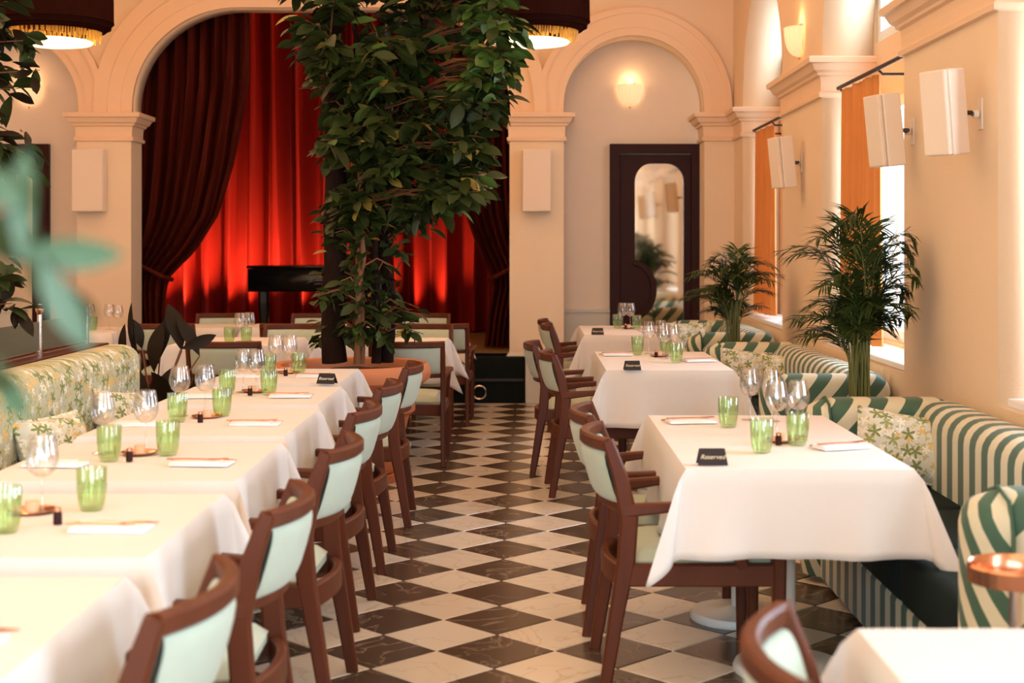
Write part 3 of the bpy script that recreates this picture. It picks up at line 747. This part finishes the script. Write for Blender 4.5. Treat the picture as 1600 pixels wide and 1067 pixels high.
x, y = at(934, 523); sign(x, y+.03, .0, 'black tent card lettered Reserved on the farthest right table', M['ink'])
x, y = at(511, 599); sign(x, y, -.25, 'black tent card lettered Reserved on the farthest left-row table', M['ink_white'])

# ------------------------------------------------------------------ striped booths
def booth(y0, y1, label):
    t = thing('booth_sofa', label, 'sofa', (0, y0, 0), 0, 'striped booths along the window wall'); L = y1-y0
    xa, xb = 1.165, 1.885; th = .24; h = .785
    def roundtop(xc0, xc1, ya, yb, hh, r): return MB().rbox(xc0, xc1, ya, yb, .03, hh, r, 5)
    roundtop(xb-.23, xb, th*.6, L-th*.6, h, .09).build('backrest', M['st_side'], t, True)
    for k, (a, b) in enumerate(((0, th), (L-th, L))):
        ep = roundtop(xa+.10, xb-.03, a, b, h+.002, .085).build('end_panel', M['st_diag'], t, True)
        # rounded front cap of the end panel
        n_ = 12; prof = []
        def cap(u, v, a=a, b=b):
            z = .03+(h-.03)*v; r = (b-a)/2*min(1, math.sqrt(max(0, 1-max(0, (v-.86)/.14)**2))+.02)
            an = PI/2+PI*u
            return (xa+.13+r*.98*math.cos(an)*.9, (a+b)/2+r*math.sin(an), z-.0)
        MB().grid(cap, n_, 24).build('end_cap', M['st_cap'], ep, True)
        MB().tube([(xa+.128, a-.004, .04), (xa+.128, a-.004, h-.10), (xa+.128, a+.03, h-.02), (xa+.128, (a+b)/2, h+.006), (xa+.128, b-.03, h-.02), (xa+.128, b+.004, h-.10), (xa+.128, b+.004, .04)], .006, 6).build('piping', M['piping'], ep, True)
    MB().rbox(1.25, xb-.18, th-.02, L-th+.02, .02, .26, .02, 2).build('seat_base', M['st_side'], t, True)
    m = 3; Ls = (L-2*th)/m
    for k in range(m):
        MB().rbox(1.225, xb-.20, th+k*Ls+.003, th+(k+1)*Ls-.003, .262, .455, .035, 4).build('seat_cushion', M['velvet_green'], t, True)
    return t
booth(3.80, 6.33, 'green and cream striped booth sofa beside the front right table')
booth(7.22, 9.80, 'green and cream striped booth sofa behind the nearer palm')
booth(10.62, 12.55, 'green and cream striped booth sofa farthest away, behind the second palm')
def cushion(loc, rot, w_, h_, lab, mat=None):
    def f(u, v, s=1):
        a, b = -1+2*u, -1+2*v
        pinch = 1-.07*(a*a*(1-b*b)*0 + (1-a*a)*b*b) ; pinch2 = 1-.07*((1-b*b)*a*a)
        e = max(0, (1-a**4)*(1-b**4))**.55
        return (w_/2*a*pinch2, s*(.07*e+.003), h_/2*b*pinch)
    mb = MB().grid(lambda u, v: f(u, v, -1), 16, 16).grid(lambda u, v: f(u, v, 1), 16, 16)
    o = mb.build('cushion', mat or M['fl_cush'], None, True); o.location = loc; o.rotation_euler = rot
    t = tag(o, lab, 'cushion', 'floral cushions')
    pts = [f(0, k/8)[:3] for k in range(9)]+[f(k/8, 1) for k in range(1, 9)]+[f(1, 1-k/8) for k in range(1, 9)]+[f(1-k/8, 0) for k in range(1, 9)]
    MB().tube([(p[0]*1.01, 0, p[2]*1.01) for p in pts], .006, 6, False).build('piping', M['fl_cush'], o, True)
    return o
cushion((1.555, 5.90, .615), (math.radians(-20), math.radians(9), -.10), .40, .28, 'floral cushion leaning in the corner of the front striped booth')
cushion((1.43, 9.38, .61), (math.radians(-16), math.radians(6), .05), .34, .29, 'floral cushion in the middle booth, left of its pair')
cushion((1.67, 9.28, .60), (math.radians(-16), math.radians(-4), -.35), .30, .27, 'floral cushion in the middle booth, right of its pair')
cushion((1.36, 12.15, .63), (math.radians(-14), 0, .1), .42, .30, 'floral cushion in the farthest striped booth')

# ------------------------------------------------------------------ floral bench, screen
t = thing('floral_bench', 'long floral upholstered bench behind the left table row', 'bench', (0, 0, 0))
MB().rbox(-2.26, -2.02, .6, 7.48, .05, .935, .09, 5).build('backrest', M['fl_bench'], t, True)
MB().rbox(-2.06, -1.60, .6, 7.30, .03, .26, .02, 2).build('seat_base', M['dark_wood'], t)
for k in range(4):
    MB().rbox(-2.03, -1.58, .6+k*1.675+.004, .6+(k+1)*1.675-.004, .262, .46, .04, 4).build('seat_cushion', M['velvet_green'], t, True)
cushion((-1.90, 5.75, .60), (math.radians(-22), 0, PI/2-.35), .40, .34, 'floral cushion on the left bench, nearer the camera')
cushion((-1.90, 6.75, .60), (math.radians(-25), .15, PI/2-.25), .40, .34, 'floral cushion on the left bench near its far end')
t = thing('screen_partition', 'dark wooden partition behind the floral bench', 'partition', (-2.46, 0, 0))
MB().box(-.07, .07, .6, 8.0, 0, .86).build('panelling', M['dark_wood'], t)
MB().rbox(-.10, .10, .58, 8.03, .861, .90, .01, 2).build('cap_rail', wood('red_brown_rail', (.10, .022, .012)), t, True)
pl_ = [(3.2, 4.0), (4.0, 4.8), (4.8, 5.6), (5.6, 6.39), (6.39, 7.17), (7.17, 7.93)]
sc = thing('glass_screen', 'ribbed frosted glass screen with steel posts on the dark partition', 'screen', (-2.46, 0, .901))
for a, b in pl_:
    MB().box(-.006, .006, a+.03, b-.03, .02, .165).build('glass_panel', M['frost'], sc)
    MB().tube([(0, a+.02, .012), (0, b-.02, .012)], .006, 6).build('lower_rail', M['steel'], sc)
for yv in [a for a, b in pl_]+[7.93]:
    MB().tube([(0, yv, 0), (0, yv, .20)], .013, 10).build('post', M['steel'], sc, True)
for yv in (3.2, 4.8, 5.6, 7.17):
    MB().lathe([(.001, .20), (.012, .20), (.016, .208), (.022, .222), (.022, .235), (.012, .25), (.001, .254)], 14, (0, yv)).build('finial', M['clear'] if 0 else M['copper'], sc, True)

# ------------------------------------------------------------------ speakers
def wall_speaker(y, x, z, rz, lab):
    t = thing('wall_speaker', lab, 'speaker', (x, y, z), rz, 'wall speakers on the window piers')
    tilt = bpy.data.objects.new('x', None); bpy.data.objects.remove(tilt)
    mb = MB().rbox(-.070, .070, -.030, .070, -.178, .178, .008, 2); o = mb.build('cabinet', M['speaker'], t)
    o.rotation_euler = (math.radians(6), 0, 0)
    g_ = MB().rbox(-.068, .068, -.058, -.033, -.175, .175, .008, 2).build('grille', M['grille'], t); g_.rotation_euler = (math.radians(6), 0, 0)
    # bracket reaching the wall plane, expressed in local space
    c, s = math.cos(-rz), math.sin(-rz)
    dx, dy = (XR-x), .06
    p = (dx*c-dy*s, dx*s+dy*c); q = ((dx-.035)*c-dy*s, (dx-.035)*s+dy*c)
    MB().tube([(.03, .06, 0), (.06, .10, 0), (q[0], q[1], 0)], .010, 8).build('bracket_arm', M['rod'], t, True)
    MB().tube([(q[0], q[1], 0), (q[0]+(p[0]-q[0])*.7, q[1]+(p[1]-q[1])*.7, 0)], .018, 10).build('bracket_socket', M['speaker'], t, True)
    m = MB().box(-.006, 0, -.03, .03, -.065, .065).build('wall_plate', M['speaker'], t)
    m.location = (p[0], p[1], 0); m.rotation_euler = (0, 0, -rz)
wall_speaker(5.92, 1.725, Z(176, 5.92), math.radians(-58), 'white wall speaker nearest the camera on the right pier')
wall_speaker(6.98, 1.74, Z(204, 6.98), math.radians(-72), 'wall speaker hanging in front of the nearer orange curtain')
wall_speaker(9.85, 1.75, Z(254, 9.85), math.radians(-70), 'wall speaker on the farther pier beside the second orange curtain')
for xa, xb, lab in ((113, 162, 'flat cream speaker on the pillar left of the stage'), (816, 861, 'flat cream speaker on the pillar right of the stage')):
    d = 13.02; t = thing('pillar_speaker', lab, 'speaker', ((W(xa, d)+W(xb, d))/2, d, Z(282, d)), 0, 'speakers on the stage pillars')
    w_ = (W(xb, d)-W(xa, d))/2; hh = (Z(233, d)-Z(331, d))/2
    MB().rbox(-w_, w_, -.02, .10, -hh, hh, .008, 2).build('cabinet', M['speaker'], t)
    MB().rbox(-w_+.004, w_-.004, -.035, -.021, -hh+.006, hh-.006, .005, 2).build('grille', M['grille'], t)
    MB().box(-.03, .03, .10, .119, -.05, .05).build('wall_plate', M['rod'], t)

# ------------------------------------------------------------------ orange curtains and rods
def side_curtain(a, b, ya, yb, lab, rl, seed):
    # rod
    r = thing('curtain_rod', rl, 'curtain rod', (1.99, 0, 2.455), 0, 'curtain rods over the windows')
    MB().tube([(0, ya, 0), (0, yb, 0)], .012, 10).build('rod', M['rod'], r, True)
    for yv in (a-.10, yb-.03):
        MB().tube([(0, yv, 0), (.03, yv, -.03), (.238, yv, -.03)], .008, 8).build('rod_bracket', M['rod'], r, True)
    rr = random.Random(seed)
    nf = 8
    def f(u, v):
        y = a+(b-a)*u; z = .86+(2.44-.86)*v
        am = .030*(1.1-.5*v)
        k = .93+.07*(1-v)*1.0
        yc = (a+b)/2
        return (2.02+am*math.sin(2*PI*nf*u+.8*math.sin(5*u+seed)) + .012*math.sin(2*PI*3*u), yc+(y-yc)*k+.01*math.sin(6*v+9*u), z)
    tag(MB().grid(f, 100, 12).build('window_curtain', M['orange'], None, True), lab, 'curtain', 'orange window curtains')
side_curtain(8.22, 9.12, 7.25, 9.15, 'orange curtain at the window behind the nearer palm', 'dark rod carrying the nearer orange curtain', 1)
side_curtain(11.75, 12.55, 10.72, 12.58, 'orange curtain at the farthest window by the corner', 'dark rod carrying the farthest orange curtain', 2)
side_curtain(4.95, 5.65, 3.80, 5.70, 'orange curtain at the window right of the front booth, outside the frame', 'dark rod over the window beside the front booth', 3)
bpy.data.objects[[o.name for o in bpy.data.objects if o.name.startswith('window_curtain')][-1]].scale = (1, 1, 1)

# ------------------------------------------------------------------ sconces and pendants
def sconce(loc, rz, lab, power=1.2):
    t = thing('wall_sconce', lab, 'lamp', loc, rz, 'glowing half-bowl wall sconces')
    def f(u, v):
        an = PI+PI*u; r = .125*math.sqrt(max(0, 1-(1-v)**2.4))+.004; r *= 1+.03*math.cos(20*an)
        return (r*math.cos(an), r*.8*math.sin(an), -.20+.20*v)
    MB().grid(f, 60, 12).build('bowl', M['sconce'], t, True)
    MB().tube([(.128*math.cos(PI+PI*i/16), .103*math.sin(PI+PI*i/16), .0) for i in range(17)], .007, 6).build('rim', M['sconce'], t, True)
    MB().lathe([(.001, -.215), (.012, -.205), (.001, -.195)], 10).build('finial', M['brass'], t, True)
    MB().box(-.05, .05, .0, .012, -.12, .03).build('wall_plate', M['brass'], t)
    c, s = math.cos(rz), math.sin(rz)
    light('POINT', (loc[0]+.06*s, loc[1]-.06*c, loc[2]+.05), power, WARM, (0, 0, 0), .05, name='sconce_bulb')
sconce((W(985, 13.6), 13.645, Z(133, 13.6)), 0, 'glowing half-bowl sconce on the recess wall above the mirror door')
sconce((mx(W(985, 13.2)), 13.645, Z(133, 13.6)), 0, 'half-bowl sconce in the left recess above the dark door')
sconce((XR-.015, 9.9, Z(38, 9.7)), -PI/2, 'glowing half-bowl sconce on the pier above the cornice')
sconce((XR-.015, 6.48, 2.97), -PI/2, 'half-bowl sconce above the nearer pier cornice, above the frame')
def pendant():
    t = thing('pendant_lamp', '', 'lamp')
    MB().lathe([(.40, .62), (.405, .16), (.41, .15), (.40, .148), (.385, .12), (.39, .112), (.37, .11), (.355, .09), (.345, .085), (.335, .082), (.36, .16), (.38, .165), (.385, .62)], 64, rib=.006, nrib=32).build('shade', M['shade'], t, True)
    MB().lathe([(.001, .02), (.255, .02), (.268, .012), (.255, .0), (.15, -.016), (.001, -.02)], 48).build('diffuser', M['diffuser'], t, True)
    mb = MB()
    for i in range(150):
        a = 2*PI*i/150; r = .29+.018*(i % 3); L_ = R.uniform(.07, .12)
        x, y = r*math.cos(a), r*math.sin(a)
        mb.tube([(x, y, .13), (x*.97, y*.97, .13-L_)], [.003, .006], 5)
    mb.build('fringe', M['gold'], t)['kind'] = 'stuff'
    MB().tube([(0, 0, .3), (0, 0, 1.54)], .012, 8).tube([(-.39, 0, .6), (.39, 0, .6)], .008, 6).tube([(0, -.39, .6), (0, .39, .6)], .008, 6).build('stem', M['rod'], t)
    return t
PL = pendant()
for (x, y, lab, p) in ((W(831, 10), 10, 'brown tiered pendant lamp with gold fringe right of the tree top', 24), (W(84, 10), 10, 'brown tiered pendant lamp with gold fringe at the upper left', 24), (-1.9, 3.2, 'brown tiered pendant lamp overhead near the camera, above the frame', 24)):
    inst(PL, (x, y, 2.86), R.uniform(0, 3), lab, 'fringed pendant lamps')
    light('POINT', (x, y, 2.80), p, WARM, (0, 0, 0), .2, name='pendant_bulb')
    light('POINT', (x, y, 3.55), p*2.2, (1, .47, .20), (0, 0, 0), .1, name='pendant_bulb')

# ------------------------------------------------------------------ plants
def leaf_mesh(name, mat, L, wd, fold=.25, droop=.25, n_=6, tip=1.0):
    vs = []; fs = []
    for i in range(n_+1):
        t = i/n_; w_ = wd/2*math.sin(PI*t**1.15)**.8 if 0 < i < n_ else .001
        z = -droop*L*t*t
        vs += [(L*t, -w_, z+fold*w_), (L*t, 0, z), (L*t, w_, z+fold*w_)]
    for i in range(n_): 
        a = i*3
        fs += [(a, a+3, a+4, a+1), (a+1, a+4, a+5, a+2)]
    me = bpy.data.meshes.new(name); me.from_pydata(vs, [], fs); me.materials.append(mat); me.shade_smooth(); return me
def place_matrix(pos, direc, roll, sc):
    d = Vector(direc).normalized(); q = d.to_track_quat('X', 'Z')
    return Matrix.Translation(pos) @ q.to_matrix().to_4x4() @ Matrix.Rotation(roll, 4, 'X') @ Matrix.Scale(sc, 4)
class Leaves:
    def __init__(s, parent, limit, keyfn): s.l = []; s.parent = parent; s.limit = limit; s.key = keyfn
    def add(s, me, pos, d, roll, sc): s.l.append((me, place_matrix(pos, d, roll, sc)))
    def flush(s, stuffname='small_leaves'):
        inv = s.parent.matrix_basis.inverted(); s.l.sort(key=lambda e: s.key(e[1].translation))
        for me, mt in s.l[:s.limit]:
            o = bpy.data.objects.new('leaf', me); C.objects.link(o); o.parent = s.parent; o.matrix_basis = inv @ mt
        rest = s.l[s.limit:]
        if rest:
            mats = []; mb = MB(); mi = []
            for me, mt in rest:
                mat = me.materials[0]
                if mat not in mats: mats.append(mat)
                m2 = inv @ mt
                mb.add([m2 @ v.co for v in me.vertices], [tuple(p.vertices) for p in me.polygons]); mi += [mats.index(mat)]*len(me.polygons)
            m = bpy.data.meshes.new(stuffname); m.from_pydata(mb.v, [], mb.f)
            for x in mats: m.materials.append(x)
            m.polygons.foreach_set('material_index', mi); m.shade_smooth()
            o = bpy.data.objects.new(stuffname, m); C.objects.link(o); o.parent = s.parent; o['kind'] = 'stuff'
# big terracotta pot
PX, PYY = -1.095, 8.80
pot = thing('terracotta_pot', 'large terracotta pot with thick rim at the end of the left row', 'pot', (PX, PYY, 0))
MB().lathe([(.001, .045), (.255, .045), (.275, .06), (.36, .40), (.375, .41), (.395, .43), (.395, .46), (.38, .475), (.40, .50), (.405, .56), (.425, .575), (.45, .60), (.485, .625), (.495, .66), (.488, .70), (.465, .722), (.43, .715), (.415, .69), (.41, .64), (.001, .60)], 56).build('body', M['terracotta'], pot, True)
MB().lathe([(.001, 0), (.30, 0), (.335, .05), (.34, .058), (.325, .06), (.29, .02), (.001, .02)], 48).build('saucer', M['terracotta'], pot, True)
def soilf(u, v):
    r = .409*v; a = 2*PI*u
    return (r*math.cos(a), r*math.sin(a), .655+.012*math.sin(7*a+v*9)+.02*(1-v))
MB().grid(soilf, 40, 10).build('soil', M['soil'], pot, True)

tree = thing('potted_tree', 'tall leafy tree with dark trunks growing from the terracotta pot', 'tree', (PX, PYY, .66))
def wp(px, py, d): return Vector((W(px, d)-PX, d-PYY, Z(py, d)-.66))
trunks = [([wp(522, 566, 8.75), wp(522, 420, 8.75), wp(524, 250, 8.78), wp(520, 80, 8.8), wp(512, -60, 8.8)], [.078, .070, .066, .058, .05], M['bark']),
          ([wp(603, 566, 8.9), wp(606, 460, 8.9), wp(598, 380, 8.88), wp(612, 250, 8.85), wp(640, 120, 8.8), wp(672, 0, 8.7)], [.055, .045, .035, .026, .02, .014], M['bark']),
          ([wp(586, 568, 8.72), wp(590, 480, 8.72), wp(584, 380, 8.76), wp(590, 260, 8.8), wp(560, 120, 8.8), wp(548, -40, 8.8)], [.03, .027, .024, .02, .018, .014], M['bark']),
          ([wp(558, 568, 8.62), wp(560, 470, 8.60), wp(566, 400, 8.6), wp(562, 320, 8.62), wp(575, 180, 8.65), wp(600, 60, 8.6)], [.022, .020, .018, .015, .012, .008], M['stem']),
          ([wp(566, 568, 8.66), wp(564, 470, 8.64), wp(560, 400, 8.62), wp(568, 310, 8.66), wp(545, 180, 8.7), wp(505, 40, 8.7)], [.018, .017, .015, .012, .010, .008], M['stem'])]
for pts, rs, mt in trunks:
    # subdivide and roughen
    P_ = []; R_ = []
    for i in range(len(pts)-1):
        for k in range(5):
            t = k/5; P_.append(pts[i].lerp(pts[i+1], t)+Vector((R.uniform(-1, 1), R.uniform(-1, 1), 0))*.007); R_.append(rs[i]*(1-t)+rs[i+1]*t+R.uniform(-.003, .003))
    P_.append(pts[-1]); R_.append(rs[-1])
    MB().tube(P_, R_, 12).build('trunk', mt, tree, True)
lm = leaf_mesh('leaf', M['leaf'], .145, .068); ll = leaf_mesh('leaf', M['leaf_light'], .13, .058, .2, .15); ly = leaf_mesh('leaf', M['leaf_yellow'], .125, .055)
rows = [(-90, 425, 815), (-10, 420, 818), (50, 435, 825), (100, 452, 822), (150, 472, 808), (200, 480, 780), (250, 490, 775), (300, 495, 765), (335, 492, 700), (400, 488, 672), (450, 500, 680), (500, 545, 690), (545, 570, 688)]
def span(py):
    for (a, l0, r0), (b, l1, r1) in zip(rows, rows[1:]):
        if py <= b: t = (py-a)/(b-a); return l0+(l1-l0)*t, r0+(r1-r0)*t
    return rows[-1][1:]
LV = Leaves(tree, 290, lambda p: p.y - .25*p.z)
twigs = MB()
tr_pts = [p for pts, rs, mt in trunks[1:] for i in range(len(pts)-1) for p in [pts[i].lerp(pts[i+1], k/4) for k in range(4)]]
for k in range(480):
    u = R.random()
    py = -90+430*u**.95 if k < 395 else R.uniform(320, 535)
    a, b = span(py)
    edge = R.random()
    px = R.uniform(a+15, b-15) if edge < .75 else (R.uniform(b-60, b-8) if py < 320 else R.uniform(a, b))
    if py > 340 and R.random() < .45: px = R.uniform(490, 560)
    if py < 330 and px < 500 and R.random() < .35: continue
    d = 8.75 + R.uniform(-.55, .45)*(1 if py < 330 else .4)
    c = wp(px, py, d); c = Vector((c.x, d-PYY, c.z))
    near = min(tr_pts, key=lambda q: (q-c).length + max(0, q.z-c.z)*1.5)
    mid = near.lerp(c, .5)+Vector((0, 0, .05))
    twigs.tube([near, mid, c], [.007, .005, .0025], 5)
    base_dir = (c-near).normalized()+Vector((0, 0, -.15))
    small = 1 if py < 330 else .70
    for q in range(R.randint(8, 13) if py < 330 else R.randint(6, 9)):
        back = R.random()*.20; pos = c-base_dir.normalized()*back + Vector((R.uniform(-1, 1), R.uniform(-1, 1), R.uniform(-1, 1)))*.035
        an = R.uniform(0, 2*PI); sd = Vector((math.cos(an), math.sin(an)*.9, R.uniform(-.75, .35)))
        dd = (sd+base_dir*.5)
        r_ = R.random(); bright = (px > 735 and py < 150)  # upper right leaves mostly light green: window light put into the colour
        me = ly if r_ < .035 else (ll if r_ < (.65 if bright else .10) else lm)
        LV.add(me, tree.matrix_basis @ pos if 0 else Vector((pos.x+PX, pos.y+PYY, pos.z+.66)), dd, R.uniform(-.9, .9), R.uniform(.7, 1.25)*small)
twigs.build('branches', M['stem'], tree)['kind'] = 'stuff'
bpy.context.view_layer.update()
LV.flush()

# tree at the upper left edge, standing behind the partition
tr2 = thing('potted_tree', 'dark leafy tree reaching in at the left edge behind the screen', 'tree', (-2.98, 6.6, 0))
MB().lathe([(.001, 0), (.17, 0), (.22, .38), (.235, .40), (.235, .45), (.21, .45), (.20, .40), (.001, .40)], 28).build('pot', M['terracotta'], tr2, True)
MB().lathe([(.001, .405), (.2, .405), (.001, .42)], 20).build('soil', M['soil'], tr2)
MB().tube([(0, 0, .4), (.02, 0, 1.2), (0, .03, 2.0), (.05, 0, 2.8), (.1, 0, 3.3)], [.04, .035, .03, .022, .012], 10).build('trunk', M['bark'], tr2, True)
LV = Leaves(tr2, 160, lambda p: -p.x)
tw = MB()
ld = leaf_mesh('leaf', M['leaf_dark'], .125, .055)
for k in range(110):
    rr = [(5, 15), (40, 30), (75, 60), (110, 65), (150, 50), (190, 35), (215, 55), (248, 65), (430, 25), (470, 30)]
    py0, pxm = rr[R.randrange(10)]; py = py0+R.uniform(-18, 14) if k % 4 else R.uniform(-120, 60)
    px = R.uniform(-150, pxm); d = 6.6+R.uniform(-.3, .3)
    c = Vector((W(px, d)+2.98, d-6.6, Z(py, d)))
    near = Vector((0, 0, min(3.2, max(.7, c.z-.15))))
    tw.tube([near, near.lerp(c, .5)+Vector((0, 0, .05)), c], [.007, .005, .002], 5)
    for q in range(R.randint(6, 9)):
        an = R.uniform(0, 2*PI); sd = Vector((math.cos(an)*.7+.4, math.sin(an)*.7, R.uniform(-.9, .4)))
        LV.add(lm if R.random() < .6 else ld, c+Vector((-2.98, 6.6, 0))+Vector((R.uniform(-.05, .02), 0, R.uniform(-.05, .05))), sd, R.uniform(-1, 1), R.uniform(.6, 1.15))
tw.build('branches', M['stem'], tr2)['kind'] = 'stuff'
bpy.context.view_layer.update(); LV.flush()

# dark broad-leaved plant at the end of the bench
rp = thing('rubber_plant', 'dark broad-leaved plant between the floral bench end and the left row', 'plant', (-2.10, 7.98, 0))
MB().lathe([(.001, 0), (.13, 0), (.17, .34), (.18, .36), (.18, .40), (.16, .40), (.155, .36), (.001, .355)], 28).build('pot', M['dark_wood'], rp, True)
MB().lathe([(.001, .36), (.154, .358)], 20).build('soil', M['soil'], rp)
def leaf_between(parent, me, L0, org, a, b, d, wsc, facing=(0, -1, .25), dd=0):
    p = Vector((W(a[0], d)-org[0], d-org[1], Z(a[1], d)-org[2])); q_ = Vector((W(b[0], d)-org[0], d+dd-org[1], Z(b[1], d)-org[2]))
    x = (q_-p); L_ = x.length; x.normalize(); nn = Vector(facing); y = nn.cross(x).normalized(); zc = x.cross(y)
    m = Matrix((x, y, zc)).transposed().to_4x4(); m.translation = p
    o = bpy.data.objects.new('leaf', me); C.objects.link(o); o.parent = parent; o.matrix_basis = m @ Matrix.Diagonal((L_/L0, wsc, L_/L0, 1)); return p
rl = leaf_mesh('leaf', M['leaf_dark'], .30, .10, .22, .22, 10)
for a, b, wd in (((216, 566), (190, 474), .55), ((241, 582), (238, 503), 1.35), ((284, 548), (266, 472), 1.25), ((312, 556), (284, 494), .9), ((283, 545), (336, 526), .8), ((196, 572), (186, 508), .8),
                 ((250, 560), (262, 488), .8), ((222, 545), (214, 500), .8), ((232, 650), (206, 560), 1.0), ((262, 650), (236, 585), 1.2), ((270, 650), (290, 590), 1.1), ((244, 640), (268, 570), 1.2), ((290, 640), (322, 586), .9),
                 ((215, 640), (188, 600), .9), ((300, 600), (330, 568), .8), ((282, 622), (240, 586), .9), ((262, 668), (300, 640), 1.0), ((236, 668), (215, 622), 1.0)):
    d = 7.95+R.uniform(-.14, .1)
    p = leaf_between(rp, rl, .30, (-2.10, 7.98, 0), a, b, d, wd*.85, (R.uniform(-.7, .7), -1, R.uniform(-.2, .5)), R.uniform(-.08, .05))
    MB().tube([(R.uniform(-.05, .05), R.uniform(-.05, .05), .36), Vector((p.x*.5, p.y*.5, p.z*.6+.14)), p], [.007, .006, .004], 6).build('leaf_stalk', M['stem'], rp, True)

# palms
def palm(loc, height, spread, lab, seed, pot_h, nf=26):
    rr = random.Random(seed); lim = 1.80-loc[0]
    def cl(v): return v if v.x < lim else Vector((lim+min(.08, (v.x-lim)*.3), v.y, v.z))
    t = thing('potted_palm', lab, 'plant', loc)
    MB().lathe([(.001, 0), (.12, 0), (.155, pot_h-.06), (.17, pot_h-.05), (.17, pot_h), (.15, pot_h), (.145, pot_h-.05), (.001, pot_h-.05)], 28).build('pot', M['terracotta'], t, True)
    MB().lathe([(.001, pot_h-.04), (.146, pot_h-.045)], 20).build('soil', M['soil'], t)
    for k in range(nf):
        a = rr.uniform(0, 2*PI); out = rr.uniform(.1, 1)**.7*spread; top = pot_h+(height-pot_h)*rr.uniform(.42, .98)*(1.0-.12*(out/spread)**2)
        if k < 3: out = spread*(.35+.15*k); top = height*(1-.03*k)
        b = Vector((rr.uniform(-.045, .045), rr.uniform(-.045, .045), pot_h-.05))
        dx, dy = math.cos(a)*out, math.sin(a)*out*.7
        pts = []
        for i in range(13):
            s = i/12
            hz = b.z+(top-b.z)*math.sin(s*PI*.57)
            k2 = s**2.5
            pts.append(cl(Vector((b.x+dx*k2, b.y+dy*k2, hz))))
        MB().tube(pts, [.006*(1-.75*i/12) for i in range(13)], 5).build('frond_stem', M['palm_stem'], t, True)
        mb = MB(); nl = 26
        for i in range(nl):
            s = .50+.50*i/(nl-1); f_ = s*12; j = min(11, int(f_)); p = pts[j].lerp(pts[j+1], f_-j); tg = (pts[j+1]-pts[j]).normalized()
            side = tg.cross(Vector((0, 0, 1)));
            if side.length < .1: side = Vector((math.sin(a), -math.cos(a), 0))
            side.normalize(); L_ = (.19-.09*abs(s-.68)/.32)*height/1.55*rr.uniform(.8, 1.1)
            for sg in (-1, 1):
                dr = (tg*rr.uniform(.6, 1)+side*sg*rr.uniform(.5, .9)+Vector((0, 0, rr.uniform(-.15, .25)))).normalized(); nrm = dr.cross(tg).normalized(); wv = dr.cross(nrm)*.0052
                q1 = cl(p+dr*L_*.5+Vector((0, 0, -.01))); q2 = cl(p+dr*L_+Vector((0, 0, -.15*L_-.02)))
                mb.add([p-wv*.4, p+wv*.4, q1+wv, q1-wv, q2], [(0, 1, 2, 3), (3, 2, 4)])
        mb.build('frond', M['palm'], t)
    return t
palm((W(1343, 6.78), 6.78, 0), 1.60, .40, 'bushy areca palm in the gap between the two nearer striped booths', 5, .66, 44)
palm((W(1147, 10.2), 10.2, 0), 1.42, .40, 'bushy areca palm between the two farther striped booths', 8, .66, 36)

# foreground branch, out of focus, on a tall plant standing left of the camera
fp = thing('foreground_plant', 'blurred fresh green leaves of a plant close to the camera, left', 'plant', (-.62, .95, 0))
MB().lathe([(.001, 0), (.11, 0), (.14, .30), (.14, .34), (.125, .34), (.12, .30), (.001, .30)], 24).build('pot', M['terracotta'], fp, True)
MB().lathe([(.001, .305), (.12, .303)], 16).build('soil', M['soil'], fp)
MB().tube([(0, 0, .30), (.02, 0, .8), (.10, 0, 1.2), (.22, -.02, 1.45), (.28, -.03, 1.50)], [.012, .011, .008, .006, .004], 8).build('stem', M['palm_stem'], fp, True)
lf_ = leaf_mesh('leaf', M['leaf_fresh'], .10, .034, .15, .15, 8)
lf2 = leaf_mesh('leaf', M['leaf'], .10, .034, .15, .15, 8)
for a, b, wd, dk in (((20, 395), (178, 402), 1.3, 0), ((60, 400), (140, 545), 1.2, 0), ((35, 410), (30, 232), 1.2, 0), ((20, 400), (-60, 300), 1.5, 1), ((-10, 560), (30, 665), 1.0, 0), ((50, 390), (96, 470), 1.3, 1),
                 ((0, 330), (60, 402), 1.3, 1), ((-40, 570), (25, 600), 1.1, 1), ((-45, 260), (45, 320), 1.3, 0), ((-40, 370), (70, 395), 1.5, 1), ((90, 440), (134, 512), .9, 1)):
    leaf_between(fp, lf2 if dk else lf_, .10, (-.62, .95, 0), a, b, .92 + .012*dk, wd*.5, (R.uniform(-.5, .5), -1, R.uniform(-.2, .6)), R.uniform(-.03, .03))

# ------------------------------------------------------------------ stand at the right edge
st = thing('tray_stand', 'round copper-rimmed glass dish on a chrome pole at the right edge', 'stand', (W(1586, 3.2), 3.2, 0))
MB().lathe([(.001, 0), (.14, 0), (.14, .012), (.03, .03), (.001, .03)], 32).build('base', M['steel'], st, True)
MB().tube([(0, 0, .03), (0, 0, .70)], .014, 14).build('pole', M['steel'], st, True)
MB().lathe([(.001, .702), (.095, .702), (.095, .708), (.001, .708)], 36).build('dish', M['clear'], st, True)
MB().lathe([(.092, .700), (.104, .700), (.106, .735), (.100, .742), (.094, .735), (.092, .700)], 40).build('rim', M['copper'], st, True)
